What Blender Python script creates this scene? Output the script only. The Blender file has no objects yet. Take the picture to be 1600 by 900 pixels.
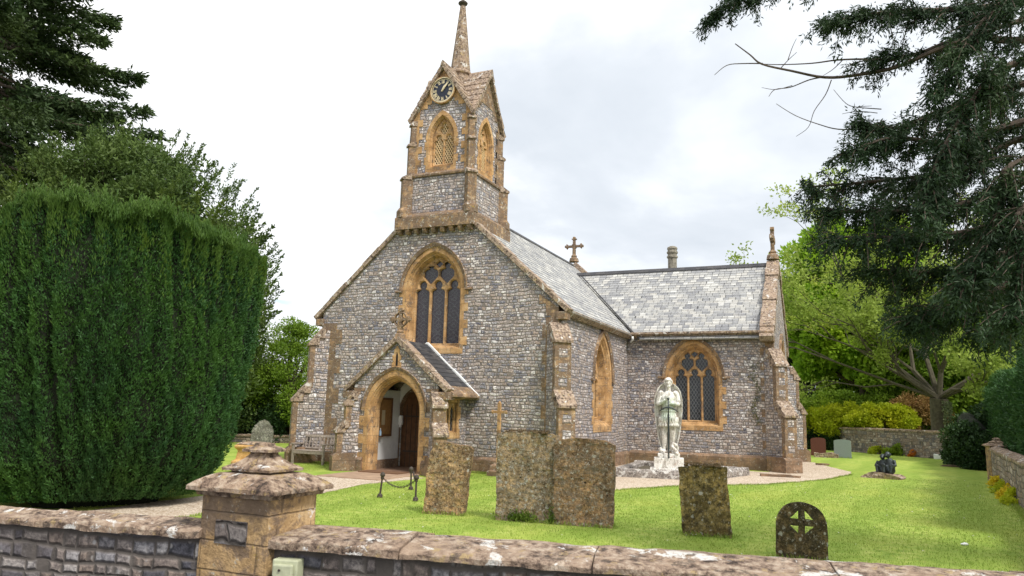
import bpy, bmesh, math, random
import numpy as np
from mathutils import Vector, Matrix, noise as mnoise
from mathutils.geometry import tessellate_polygon
random.seed(7); rng = np.random.default_rng(11)
scene = bpy.context.scene
COL = scene.collection
V = Vector
PI = math.pi

# ------------------------------------------------------------------ node helpers
class NB:
    def __init__(s, name):
        s.m = bpy.data.materials.new(name); s.m.use_nodes = True
        s.t = s.m.node_tree; s.t.nodes.clear()
        s.out = s.n('ShaderNodeOutputMaterial')
        s._geo = None
    def n(s, typ, **kw):
        nd = s.t.nodes.new(typ)
        for k, v in kw.items(): setattr(nd, k, v)
        return nd
    def put(s, sock, val):
        if val is None: return
        if hasattr(val, 'is_output') or isinstance(val, bpy.types.NodeSocket): s.t.links.new(val, sock)
        else:
            if isinstance(val, (tuple, list)) and len(val) == 3 and sock.type == 'RGBA': val = (*val, 1)
            sock.default_value = val
    @property
    def geo(s):
        if s._geo is None: s._geo = s.n('ShaderNodeNewGeometry')
        return s._geo
    @property
    def pos(s): return s.geo.outputs['Position']
    def mth(s, op, a, b=None, c=None, clamp=False):
        nd = s.n('ShaderNodeMath', operation=op, use_clamp=clamp)
        s.put(nd.inputs[0], a)
        if b is not None: s.put(nd.inputs[1], b)
        if c is not None: s.put(nd.inputs[2], c)
        return nd.outputs[0]
    def sep(s, v):
        nd = s.n('ShaderNodeSeparateXYZ'); s.put(nd.inputs[0], v); return nd.outputs
    def comb(s, x=0., y=0., z=0.):
        nd = s.n('ShaderNodeCombineXYZ')
        for i, v in enumerate((x, y, z)): s.put(nd.inputs[i], v)
        return nd.outputs[0]
    def noise(s, scale=5., detail=3., rough=.55, vec=None, col=False, dist=0.):
        nd = s.n('ShaderNodeTexNoise'); s.put(nd.inputs['Vector'], vec if vec is not None else s.pos)
        nd.inputs['Scale'].default_value = scale; nd.inputs['Detail'].default_value = detail
        nd.inputs['Roughness'].default_value = rough; nd.inputs['Distortion'].default_value = dist
        return nd.outputs['Color' if col else 'Fac']
    def vor(s, scale=5., vec=None, feature='F1', out='Distance', rnd=1.):
        nd = s.n('ShaderNodeTexVoronoi', feature=feature); s.put(nd.inputs['Vector'], vec if vec is not None else s.pos)
        nd.inputs['Scale'].default_value = scale; nd.inputs['Randomness'].default_value = rnd
        return nd.outputs[out]
    def white(s, vec):
        nd = s.n('ShaderNodeTexWhiteNoise', noise_dimensions='3D'); s.put(nd.inputs['Vector'], vec)
        return nd.outputs['Value']
    def ramp(s, fac, stops, interp='LINEAR'):
        nd = s.n('ShaderNodeValToRGB'); cr = nd.color_ramp; cr.interpolation = interp
        while len(cr.elements) < len(stops): cr.elements.new(.5)
        for e, (p, c) in zip(cr.elements, stops):
            e.position = p; e.color = (*c, 1) if isinstance(c, (tuple, list)) else (c, c, c, 1)
        s.put(nd.inputs[0], fac); return nd.outputs[0]
    def mix(s, f, a, b, mode='MIX'):
        nd = s.n('ShaderNodeMix', data_type='RGBA', blend_type=mode)
        s.put(nd.inputs[0], f); s.put(nd.inputs[6], a); s.put(nd.inputs[7], b); return nd.outputs[2]
    def step(s, x, a, b):
        nd = s.n('ShaderNodeMapRange', interpolation_type='SMOOTHSTEP')
        s.put(nd.inputs[0], x); nd.inputs[1].default_value = a; nd.inputs[2].default_value = b
        return nd.outputs[0]
    def uv(s):
        """wall / roof coordinates in metres: u along the surface, v up its slope"""
        x, y, z = s.sep(s.pos); nx, ny, nz = s.sep(s.geo.outputs['True Normal'])
        h = s.mth('SQRT', s.mth('MAXIMUM', s.mth('SUBTRACT', 1., s.mth('MULTIPLY', nz, nz)), .004))
        u = s.mth('DIVIDE', s.mth('SUBTRACT', s.mth('MULTIPLY', y, nx), s.mth('MULTIPLY', x, ny)), h)
        flat = s.step(s.mth('ABSOLUTE', nz), .96, .99)
        u = s.mth('ADD', s.mth('MULTIPLY', u, s.mth('SUBTRACT', 1., flat)), s.mth('MULTIPLY', x, flat))
        v = s.mth('ADD', s.mth('MULTIPLY', s.mth('DIVIDE', z, h), s.mth('SUBTRACT', 1., flat)), s.mth('MULTIPLY', y, flat))
        return u, v
    def cells(s, w, h, warp=.02, wfreq=6., jit=.8, seed=0., mort=.008, soft=.01):
        u, v = s.uv()
        if warp:
            a, b, c = s.sep(s.noise(wfreq, 2., col=True))
            u = s.mth('ADD', u, s.mth('MULTIPLY', s.mth('SUBTRACT', a, .5), warp * 2.5))
            v = s.mth('ADD', v, s.mth('MULTIPLY', s.mth('SUBTRACT', b, .5), warp * 2))
        if warp > .02:   # courses that rise, dip and change height along the wall
            v = s.mth('ADD', v, s.mth('MULTIPLY', s.noise(1., 2., vec=s.comb(s.mth('MULTIPLY', u, .55), s.mth('MULTIPLY', v, 2.6), seed)), h * 2.6))
        vv = s.mth('DIVIDE', v, h); row = s.mth('FLOOR', vv)
        r1 = s.white(s.comb(row, seed, 3.3))
        uu = s.mth('ADD', s.mth('DIVIDE', u, w), s.mth('MULTIPLY', r1, 9.7))
        if jit:
            nz = s.noise(.9, 1., vec=s.comb(uu, s.mth('MULTIPLY', row, 13.7), seed))
            uu = s.mth('ADD', uu, s.mth('MULTIPLY', nz, jit * 2.2))
        colm = s.mth('FLOOR', uu)
        idv = s.white(s.comb(colm, row, seed + .5)); id2 = s.white(s.comb(row, colm, seed + 5.5))
        fu = s.mth('FRACT', uu); fv = s.mth('FRACT', vv)
        du = s.mth('MULTIPLY', s.mth('MINIMUM', fu, s.mth('SUBTRACT', 1., fu)), w)
        dv = s.mth('MULTIPLY', s.mth('MINIMUM', fv, s.mth('SUBTRACT', 1., fv)), h)
        d = s.mth('MINIMUM', du, dv)
        m = s.step(d, mort, mort + soft)       # 0 in the joint, 1 on the stone
        return idv, id2, m, d, fv
    def finish(s, color, rough=.85, bump=None, bstr=.4, bdist=.02, metallic=0., spec=.3, extra=None):
        p = s.n('ShaderNodeBsdfPrincipled')
        s.put(p.inputs['Base Color'], color); s.put(p.inputs['Roughness'], rough)
        s.put(p.inputs['Metallic'], metallic); p.inputs['Specular IOR Level'].default_value = spec
        if bump is not None:
            b = s.n('ShaderNodeBump'); b.inputs['Strength'].default_value = bstr; b.inputs['Distance'].default_value = bdist
            s.put(b.inputs['Height'], bump); s.t.links.new(b.outputs[0], p.inputs['Normal'])
        sh = p.outputs[0]
        if extra: sh = extra(s, sh)
        s.t.links.new(sh, s.out.inputs[0])
        return s.m

def flint_mat(name, w=.142, h=.095, seed=0., bright=1., warm=0., warp=.048):
    b = NB(name)
    idv, id2, m, d, fv = b.cells(w, h, warp=warp, wfreq=5.5, jit=1.2, seed=seed, mort=.003, soft=.020)
    k = bright
    g = lambda r, gg, bb: (r * k * 1.02, gg * k * (1.035 - .04 * warm), bb * k * (1.09 - .1 * warm))
    c = b.ramp(idv, [(0, g(.12, .12, .14)), (.14, g(.22, .22, .24)), (.28, g(.31, .29, .28)), (.42, g(.27, .215, .175)),
                     (.56, g(.37, .34, .32)), (.7, g(.33, .265, .215)), (.84, g(.42, .39, .36)), (.95, g(.60, .58, .55)), (1, g(.2, .205, .23))])
    n1 = b.noise(24., 5., .78); n2 = b.noise(1.1, 3.)
    c = b.mix(.75, c, b.ramp(n1, [(.37, (.17, .165, .18)), (.475, (.80, .77, .78)), (.60, (1.85, 1.78, 1.72))]), 'MULTIPLY')
    # knapped flints carry pale rinds and blotches
    v = b.vor(16.); c = b.mix(b.mth('MULTIPLY', b.step(v, .30, .12), b.mth('GREATER_THAN', id2, .45)), c, g(.62, .59, .55))
    c = b.mix(b.mth('MULTIPLY', b.step(n2, .5, .62), .5), c, b.mix(.5, c, g(.22, .165, .13)))
    n4 = b.noise(.55, 4., .7); c = b.mix(.5, c, b.ramp(n4, [(.36, (.66, .66, .70)), (.5, (.98, .97, .96)), (.64, (1.28, 1.24, 1.18))]), 'MULTIPLY')
    mc = b.mix(b.noise(9., 2.), g(.07, .06, .052), g(.27, .23, .195))  # mortar darkened to paint a shadow round each stone
    c = b.mix(m, mc, c)
    hgt = b.mth('ADD', b.mth('MULTIPLY', m, .8), b.mth('ADD', b.mth('MULTIPLY', n1, .5), b.mth('MULTIPLY', id2, .35)))
    return b.finish(c, rough=.75, bump=hgt, bstr=.9, bdist=.022, spec=.35)

def ham_mat(name, cols=((.42, .22, .075), (.58, .335, .125), (.68, .44, .20)), age=.35, joints=(.42, .26), lichen=.3, white=.15, bump=.35, moss=0., seed=0.):
    b = NB(name)
    n = b.noise(2.6, 5., .65); nf = b.noise(38., 3., .7)
    c = b.ramp(n, [(.3, cols[0]), (.5, cols[1]), (.7, cols[2])])
    hgt = b.mth('MULTIPLY', nf, .5)
    if joints:
        idv, id2, m, d, fv = b.cells(joints[0], joints[1], warp=.004, wfreq=3., jit=.5, seed=seed, mort=.002, soft=.006)
        c = b.mix(.55, c, b.ramp(idv, [(0, (.62, .6, .58)), (.5, (1, .97, .93)), (1, (1.3, 1.28, 1.22))]), 'MULTIPLY')
        c = b.mix(b.mth('MULTIPLY', b.mth('SUBTRACT', 1., m), .55), c, (.10, .07, .045))
        hgt = b.mth('ADD', hgt, b.mth('MULTIPLY', m, .5))
    c = b.mix(.55, c, b.ramp(nf, [(.3, (.55, .52, .5)), (.6, (1.15, 1.12, 1.1))]), 'MULTIPLY')
    if age:   # weathered brown-grey crust
        na = b.noise(4.2, 6., .75, dist=.5)
        t = .62 - age * .35
        c = b.mix(b.mth('MULTIPLY', b.step(na, t, t + .12), .85), c, b.mix(b.noise(19., 3.), (.085, .06, .042), (.24, .175, .13)))
    if lichen:
        nl = b.noise(11., 5., .8); t = .655 - lichen * .12
        c = b.mix(b.mth('MULTIPLY', b.step(nl, t, t + .05), .8), c, (.46, .44, .38))
        ny = b.noise(6.7, 4., .8, vec=b.comb(b.sep(b.pos)[1], b.sep(b.pos)[2], b.sep(b.pos)[0])); t2 = .69 - lichen * .1
        c = b.mix(b.mth('MULTIPLY', b.step(ny, t2, t2 + .05), .7), c, (.38, .27, .06))
    if white:
        nw = b.noise(5.3, 5., .72, vec=b.comb(b.sep(b.pos)[2], b.sep(b.pos)[0], b.sep(b.pos)[1])); t = .69 - white * .18
        c = b.mix(b.mth('MULTIPLY', b.step(nw, t, t + .04), .9), c, (.68, .66, .62))
    if moss:
        nm = b.noise(3., 5., .7); nz = b.sep(b.geo.outputs['Normal'])[2]
        c = b.mix(b.mth('MULTIPLY', b.step(nm, .55, .66), moss), c, (.13, .125, .045))
    hgt = b.mth('ADD', hgt, b.mth('MULTIPLY', b.noise(9., 4., .7), .8))
    return b.finish(c, rough=.9, bump=hgt, bstr=bump, bdist=.03, spec=.2)

def slate_mat(name, w=.25, h=.20, k=1., dark=False):
    b = NB(name)
    idv, id2, m, d, fv = b.cells(w, h, warp=0., jit=.5, seed=2., mort=.005, soft=.006)
    if dark: c = b.ramp(idv, [(0, (.035, .036, .042)), (.5, (.055, .055, .06)), (1, (.085, .08, .08))])
    else: c = b.ramp(idv, [(0, (.24 * k, .245 * k, .26 * k)), (.3, (.33 * k, .335 * k, .34 * k)), (.6, (.39 * k, .39 * k, .38 * k)), (.85, (.47 * k, .46 * k, .43 * k)), (1, (.58 * k, .58 * k, .56 * k))])
    n = b.noise(1.3, 5., .7); nf = b.noise(24., 4., .75)
    c = b.mix(.6, c, b.ramp(nf, [(.35, (.55, .55, .57)), (.6, (1.2, 1.2, 1.18))]), 'MULTIPLY')
    if not dark:
        c = b.mix(b.mth('MULTIPLY', b.step(n, .52, .68), .55), c, (.56, .56, .52))
        n3 = b.noise(.8, 5., .7, vec=b.comb(b.sep(b.pos)[1], b.sep(b.pos)[0], b.sep(b.pos)[2]))
        c = b.mix(b.mth('MULTIPLY', b.step(n3, .56, .7), .5), c, (.20, .195, .215))
        c = b.mix(b.mth('MULTIPLY', b.step(b.noise(7., 5., .8), .62, .68), .6), c, (.42, .38, .24))
    else:
        c = b.mix(b.mth('MULTIPLY', b.step(b.noise(6., 5., .8), .66, .7), .7), c, (.3, .3, .28))
    c = b.mix(b.mth('MULTIPLY', b.mth('SUBTRACT', 1., m), .9), c, (.03, .03, .034))
    return b.finish(c, rough=.62, bump=b.mth('ADD', m, b.mth('ADD', b.mth('MULTIPLY', id2, .8), b.mth('MULTIPLY', nf, .5))), bstr=.45, bdist=.012, spec=.4)

def plain_mat(name, c, rough=.6, metallic=0., var=.25, scale=8., bump=.15, spec=.4):
    b = NB(name); n = b.noise(scale, 4., .65)
    lo = tuple(x * (1 - var) for x in c); hi = tuple(min(1, x * (1 + var)) for x in c)
    return b.finish(b.ramp(n, [(.3, lo), (.7, hi)]), rough=rough, metallic=metallic, bump=b.noise(scale * 6, 3.) if bump else None, bstr=bump or 0, bdist=.01, spec=spec)

def glass_mat(name, kind):
    b = NB(name)
    u, v = b.uv()
    if kind == 'diamond':
        k = 8.2
        a = b.mth('FRACT', b.mth('MULTIPLY', b.mth('ADD', u, b.mth('MULTIPLY', v, .62)), k))
        c2 = b.mth('FRACT', b.mth('MULTIPLY', b.mth('SUBTRACT', u, b.mth('MULTIPLY', v, .62)), k))
        d = b.mth('MINIMUM', b.mth('MINIMUM', a, b.mth('SUBTRACT', 1., a)), b.mth('MINIMUM', c2, b.mth('SUBTRACT', 1., c2)))
        lead = b.step(d, .11, .05)
        pane = b.ramp(b.noise(14., 3.), [(.35, (.008, .010, .014)), (.65, (.03, .036, .045))])
        c = b.mix(lead, pane, (.13, .14, .15))
    else:
        v1 = b.vor(11., feature='DISTANCE_TO_EDGE'); 
        ru = b.mth('ABSOLUTE', b.mth('SUBTRACT', b.mth('FRACT', b.mth('MULTIPLY', u, 1.78)), .5))
        rv = b.mth('ABSOLUTE', b.mth('SUBTRACT', b.mth('FRACT', b.mth('MULTIPLY', v, 2.3)), .5))
        r = b.mth('ADD', ru, rv); ring = b.mth('ABSOLUTE', b.mth('SUBTRACT', b.mth('FRACT', b.mth('MULTIPLY', r, 3.1)), .5))
        lead = b.mth('MAXIMUM', b.step(v1, .055, .02), b.step(ring, .10, .03))
        pane = b.mix(b.noise(20., 2., col=True), (.012, .012, .018), (.05, .035, .05))
        c = b.mix(lead, pane, (.085, .09, .10))
    return b.finish(c, rough=.22, bump=b.mth('ADD', b.mth('MULTIPLY', lead, 1.), b.mth('MULTIPLY', b.noise(10., 2.), .6)), bstr=.35, bdist=.006, spec=.5)

def leaf_mat(name, a, c, hue=(1.25, 1.1, .6), scale=.8, trans=.3, rough=.6):
    """a, c = darkest and lightest leaf colours; each leaf takes its own, clumps of the crown drift between them"""
    b = NB(name)
    ri = b.geo.outputs['Random Per Island']
    n = b.noise(scale, 4., .65); f = b.mth('ADD', b.mth('MULTIPLY', ri, .45), b.mth('MULTIPLY', b.step(n, .32, .68), .6), clamp=True)
    col = b.mix(f, a, c)
    n2 = b.noise(scale * .45, 2., vec=b.comb(b.sep(b.pos)[2], b.sep(b.pos)[0], b.sep(b.pos)[1]))
    col = b.mix(b.mth('MULTIPLY', b.step(n2, .5, .7), .6), col, tuple(x * h for x, h in zip(c, hue)))
    def ex(s, sh):
        tr = s.n('ShaderNodeBsdfTranslucent'); s.put(tr.inputs[0], s.mix(.5, col, c))
        mx = s.n('ShaderNodeMixShader'); mx.inputs[0].default_value = trans
        s.t.links.new(sh, mx.inputs[1]); s.t.links.new(tr.outputs[0], mx.inputs[2]); return mx.outputs[0]
    return b.finish(col, rough=rough, spec=.25, extra=ex)

M = {}
M['flint'] = flint_mat('flint_wall', bright=1.16)
M['flint_tower'] = flint_mat('flint_tower_wall', w=.14, h=.10, seed=4., bright=1.2)
M['flint_dark'] = flint_mat('dark_flint_wall', w=.17, h=.105, seed=9., bright=.42)
M['flint_far'] = flint_mat('far_wall_stone', w=.22, h=.14, seed=12., bright=.8, warm=2.)
M['ham'] = ham_mat('golden_dressed_stone', cols=((.35, .205, .09), (.49, .305, .145), (.61, .425, .235)), age=.30, lichen=.4, white=.15, bump=.4)
M['ham_old'] = ham_mat('weathered_golden_stone', cols=((.20, .13, .08), (.34, .225, .13), (.47, .34, .21)), age=.62, lichen=.7, white=.3, bump=.6)
def cap_mat(name, k=1., white=.5, sc=1., grey=.3):
    b = NB(name); f = b.noise(13. * sc, 7., .72); n = b.noise(2.7 * sc, 6., .7)
    c = b.ramp(f, [(.37, (.055 * k, .038 * k, .03 * k)), (.45, (.20 * k, .125 * k, .08 * k)), (.53, (.37 * k, .25 * k, .155 * k)), (.64, (.52 * k, .40 * k, .28 * k))])
    c = b.mix(b.mth('MULTIPLY', b.step(n, .48, .60), .55), c, (.42 * k, .265 * k, .15 * k))
    X_ = b.sep(b.pos)
    o_ = b.noise(7. * sc, 6., .75, vec=b.comb(X_[1], X_[2], X_[0])); c = b.mix(b.mth('MULTIPLY', b.step(o_, .57, .61), .75), c, (.47, .31, .08))
    g_ = b.noise(5. * sc, 6., .75, vec=b.comb(X_[0], X_[2], X_[1])); c = b.mix(b.mth('MULTIPLY', b.step(g_, .56, .62), .7), c, (.075, .06, .05))
    bwn = b.n('ShaderNodeRGBToBW'); b.put(bwn.inputs[0], c); c = b.mix(grey, c, bwn.outputs[0])
    w_ = b.noise(3.6 * sc, 8., .68, vec=b.comb(X_[2], X_[0], X_[1]), dist=.6); br = b.step(b.noise(40. * sc, 3., .7), .38, .5); t = .665 - .13 * white
    c = b.mix(b.mth('MULTIPLY', b.mth('MULTIPLY', b.step(w_, t, t + .025), b.mth('ADD', b.mth('MULTIPLY', br, .6), .4)), .92), c, (.70, .685, .65))
    return b.finish(c, rough=.93, bump=b.mth('ADD', f, b.mth('MULTIPLY', b.noise(42. * sc, 4., .75), .5)), bstr=.9, bdist=.03, spec=.15)
M['ham_cap'] = cap_mat('lichened_capping_stone')
M['plinth'] = ham_mat('brown_plinth_stone', cols=((.16, .105, .07), (.26, .175, .115), (.36, .25, .17)), age=.45, joints=(.6, .3), lichen=.6, white=.1, bump=.7)
M['coping'] = cap_mat('coping_stone', k=1.05, white=.55, grey=.35)
M['slate'] = slate_mat('pale_slate')
M['slate_dark'] = slate_mat('dark_slate', dark=True)
M['glass_diamond'] = glass_mat('diamond_leaded_glass', 'diamond')
M['glass_stained'] = glass_mat('stained_leaded_glass', 'stained')
M['plaster'] = plain_mat('white_plaster', (.72, .73, .73), rough=.9, var=.1, scale=3.)
M['wood_dark'] = plain_mat('brown_door_wood', (.13, .062, .028), var=.4, scale=6.)
M['wood_grey'] = plain_mat('silvered_oak', (.27, .225, .19), rough=.8, var=.35, scale=14., bump=.4)
M['black'] = plain_mat('blackness', (.012, .012, .013), rough=.9, bump=0)
M['iron'] = plain_mat('old_iron', (.075, .06, .05), rough=.7, metallic=.3, var=.4, scale=20.)
M['bronze'] = plain_mat('dark_bronze', (.045, .055, .058), rough=.45, metallic=.4, var=.4, scale=10.)
def marble_mat():
    b = NB('weathered_white_marble'); n = b.noise(5., 6., .7); f = b.noise(30., 4., .75)
    c = b.ramp(n, [(.36, (.56, .53, .48)), (.5, (.76, .74, .70)), (.62, (.84, .84, .82))])
    c = b.mix(.5, c, b.ramp(f, [(.36, (.6, .58, .55)), (.55, (1.1, 1.1, 1.1))]), 'MULTIPLY')
    X_ = b.sep(b.pos); st_ = b.noise(7., 6., .75, vec=b.comb(b.mth('MULTIPLY', X_[0], 2.), b.mth('MULTIPLY', X_[1], 2.), b.mth('MULTIPLY', X_[2], .6)))
    c = b.mix(b.mth('MULTIPLY', b.step(st_, .50, .59), .75), c, (.27, .235, .195))
    c = b.mix(b.mth('MULTIPLY', b.step(b.noise(9., 5., .75, vec=b.comb(X_[2], X_[0], X_[1])), .58, .63), .6), c, (.46, .30, .22))
    d = b.n('ShaderNodeVectorMath', operation='DISTANCE'); b.put(d.inputs[0], b.pos); d.inputs[1].default_value = (-4.98, 22.9, 2.05)   # verdigris run-off from the bronze hilt
    c = b.mix(b.mth('MULTIPLY', b.step(b.mth('ADD', d.outputs['Value'], b.mth('MULTIPLY', n, .5)), .70, .45), .45), c, (.38, .55, .42))
    return b.finish(c, rough=.8, bump=b.mth('ADD', f, n), bstr=.4, bdist=.012, spec=.25)
M['marble'] = marble_mat()
M['navy'] = plain_mat('navy_paint', (.012, .017, .035), rough=.4, bump=0)
M['gold'] = plain_mat('pale_gold_paint', (.70, .60, .40), rough=.5, var=.08, bump=0)
M['gravel'] = None

# ------------------------------------------------------------------ object helpers
def link(o): COL.objects.link(o); return o
def tag(o, label=None, cat=None, group=None, kind=None):
    if label: o['label'] = label
    if cat: o['category'] = cat
    if group: o['group'] = group
    if kind: o['kind'] = kind
    return o
def empty(name, loc=(0, 0, 0), rz=0., **kw):
    o = bpy.data.objects.new(name, None); o.location = loc; o.rotation_euler = (0, 0, rz); o.empty_display_size = .2
    link(o); return tag(o, **kw)
def obj(name, bm, mat, parent=None, smooth=False, bevel=0., recalc=True, weld=True):
    """bmesh -> linked object; geometry is in the parent's local space"""
    if weld: bmesh.ops.remove_doubles(bm, verts=bm.verts, dist=1e-5)
    if recalc: bmesh.ops.recalc_face_normals(bm, faces=bm.faces)
    me = bpy.data.meshes.new(name); bm.to_mesh(me); bm.free()
    if smooth:
        me.polygons.foreach_set('use_smooth', [True] * len(me.polygons))
    for mm in (mat if isinstance(mat, (list, tuple)) else [mat]): me.materials.append(mm)
    o = bpy.data.objects.new(name, me); link(o)
    if parent is not None: o.parent = parent
    if bevel:
        md = o.modifiers.new('b', 'BEVEL'); md.width = bevel; md.segments = 2; md.limit_method = 'ANGLE'; md.angle_limit = .6
    return o
def copy_tree(o, parent=None):
    c = o.copy(); link(c)
    if parent is not None: c.parent = parent
    for ch in list(o.children): copy_tree(ch, c)
    return c
def box(bm, x0, x1, y0, y1, z0, z1, mtx=None):
    vs = [V((x, y, z)) for z in (z0, z1) for y in (y0, y1) for x in (x0, x1)]
    if mtx is not None: vs = [mtx @ v for v in vs]
    b = [bm.verts.new(v) for v in vs]
    for f in ((0, 1, 3, 2), (4, 6, 7, 5), (0, 4, 5, 1), (2, 3, 7, 6), (0, 2, 6, 4), (1, 5, 7, 3)): bm.faces.new([b[i] for i in f])
def nbm(): return bmesh.new()
def boxo(name, dims, mat, parent=None, bevel=0., mtx=None):
    bm = nbm(); box(bm, *dims, mtx=mtx); return obj(name, bm, mat, parent, bevel=bevel)
class Fr:
    """a plane to build on: u along, z up, d outwards"""
    def __init__(s, o, U): s.o = V(o); s.U = V(U).normalized(); s.N = s.U.cross(V((0, 0, 1)))
    def p(s, u, z, d=0.): return s.o + s.U * u + s.N * d + V((0, 0, z))
def slab(bm, fr, outer, holes, d0, d1, outer1=None, holes1=None):
    """flat plate between depth d0 (front) and d1 (back) with holes; the *1 outlines let the edges taper"""
    L0 = [outer] + list(holes); L1 = [outer1 or outer] + list(holes1 or holes)
    def face(loops, d, flip):
        polys = [[V((u, z, 0)) for u, z in lp] for lp in loops]
        flat = [p for lp in loops for p in lp]
        vs = [bm.verts.new(fr.p(u, z, d)) for u, z in flat]
        for t in tessellate_polygon(polys):
            try: bm.faces.new([vs[i] for i in (t if not flip else t[::-1])])
            except ValueError: pass
        out = []; k = 0
        for lp in loops: out.append(vs[k:k + len(lp)]); k += len(lp)
        return out
    a = face(L0, d0, False); b = face(L1, d1, True)
    for la, lb in zip(a, b):
        n = len(la)
        for i in range(n):
            bm.faces.new((la[i], la[(i + 1) % n], lb[(i + 1) % n], lb[i]))
def loft(bm, loops, closed=True, caps=False):
    rings = [[bm.verts.new(p) for p in lp] for lp in loops]
    n = len(rings[0])
    for a, b in zip(rings, rings[1:]):
        for i in range(n if closed else n - 1):
            bm.faces.new((a[i], a[(i + 1) % n], b[(i + 1) % n], b[i]))
    if caps:
        bm.faces.new(rings[0][::-1]); bm.faces.new(rings[-1])
    return rings
def arc_side(cu, hw, spring, apex, n=9):
    """right half of a two-centred arch from spring to apex"""
    r = apex - spring; R = (hw * hw + r * r) / (2 * hw); c = cu + hw - R
    a1 = math.atan2(r, cu - c)
    return [(c + R * math.cos(a1 * i / n), spring + R * math.sin(a1 * i / n)) for i in range(n + 1)]
def arch(cu, hw, base, spring, apex, n=9):
    rt_ = arc_side(cu, hw, spring, apex, n)
    lf = [(2 * cu - u, z) for u, z in rt_[:-1]][::-1]
    return [(cu + hw, base)] + rt_ + lf + [(cu - hw, base)]
def teeth(cu, hw, base, spring, apex, a=.12, b=.27, step=.27, n=9, top=.2, topz=None):
    """outer outline of a dressed surround whose jamb stones alternate short and long"""
    R = []; z = base; k = 0
    while z < spring - .03:
        z1 = min(z + step, spring); w = hw + (b if k % 2 else a); R += [(cu + w, z), (cu + w, z1)]; z = z1; k += 1
    A = arc_side(cu, hw + top, spring, apex + (topz or top * 1.25), n)
    right = R + [A[0]] + A[1:]
    left = [(2 * cu - u, z) for u, z in right[:-1]][::-1]
    pts = right + left
    out = [pts[0]]
    for p in pts[1:]:
        if abs(p[0] - out[-1][0]) + abs(p[1] - out[-1][1]) > 1e-4: out.append(p)
    return out
def tube(bm, pts, rad, seg=6, cap=True):
    pts = [V(p) for p in pts]; n = len(pts)
    if not isinstance(rad, (list, tuple)): rad = [rad] * n
    up = V((0, 0, 1)); rings = []; prev = None
    for i, p in enumerate(pts):
        t = (pts[min(i + 1, n - 1)] - pts[max(i - 1, 0)]).normalized()
        x = prev if prev is not None else (up if abs(t.dot(up)) < .9 else V((1, 0, 0)))
        a = (x - t * x.dot(t)); a = a.normalized() if a.length > 1e-6 else t.orthogonal().normalized()
        prev = a; b = t.cross(a)
        rings.append([bm.verts.new(p + (a * math.cos(2 * PI * k / seg) + b * math.sin(2 * PI * k / seg)) * rad[i]) for k in range(seg)])
    for r0, r1 in zip(rings, rings[1:]):
        for k in range(seg): bm.faces.new((r0[k], r0[(k + 1) % seg], r1[(k + 1) % seg], r1[k]))
    if cap:
        bm.faces.new(rings[0][::-1]); bm.faces.new(rings[-1])
def lathe(bm, prof, c=(0, 0), seg=16, sq=None):
    """profile [(r, z)] round a vertical axis; seg=4 gives square stones"""
    off = PI / seg if sq is None else sq
    rings = [[bm.verts.new((c[0] + r * math.cos(2 * PI * k / seg + off), c[1] + r * math.sin(2 * PI * k / seg + off), z)) for k in range(seg)] for r, z in prof]
    for r0, r1 in zip(rings, rings[1:]):
        for k in range(seg): bm.faces.new((r0[k], r0[(k + 1) % seg], r1[(k + 1) % seg], r1[k]))
    bm.faces.new(rings[0][::-1]); bm.faces.new(rings[-1])
def roughen(bm, amp, freq, seed=0.):
    for v in bm.verts:
        q = v.co * freq + V((seed, seed * 1.7, seed * .3))
        v.co += V((mnoise.noise(q), mnoise.noise(q + V((31, 0, 0))), mnoise.noise(q + V((0, 47, 0))))) * amp
def cards(name, P, D, L, W, mat, parent=None, N=None):
    """n leaves as kite-shaped quads: base P, direction D, length L, width W (numpy)"""
    n = len(P); R = rng.normal(size=(n, 3)) if N is None else N
    S = np.cross(D, R); S /= np.linalg.norm(S, axis=1, keepdims=True) + 1e-9
    L = np.broadcast_to(np.asarray(L, float).reshape(-1, 1), (n, 1)); W = np.broadcast_to(np.asarray(W, float).reshape(-1, 1), (n, 1))
    C = np.empty((n, 4, 3)); C[:, 0] = P; C[:, 1] = P + D * L * .5 + S * W * .5; C[:, 2] = P + D * L; C[:, 3] = P + D * L * .5 - S * W * .5
    me = bpy.data.meshes.new(name); me.vertices.add(4 * n); me.vertices.foreach_set('co', C.reshape(-1).astype(np.float32))
    me.loops.add(4 * n); me.loops.foreach_set('vertex_index', np.arange(4 * n, dtype=np.int32))
    me.polygons.add(n); me.polygons.foreach_set('loop_start', np.arange(0, 4 * n, 4, dtype=np.int32))
    me.update(calc_edges=True); me.materials.append(mat)
    o = bpy.data.objects.new(name, me); link(o)
    if parent is not None: o.parent = parent
    return o
def unit(a): return a / (np.linalg.norm(a, axis=-1, keepdims=True) + 1e-9)
def blob(bm, c, r, rot=None, seg=14, rings=10):
    c = V(c); r = V(r) if not isinstance(r, (int, float)) else V((r, r, r))
    m = Matrix.Translation(c) @ (rot.to_4x4() if rot is not None else Matrix.Identity(4)) @ Matrix.Diagonal((*r, 1))
    bmesh.ops.create_uvsphere(bm, u_segments=seg, v_segments=rings, radius=1., matrix=m)
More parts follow.
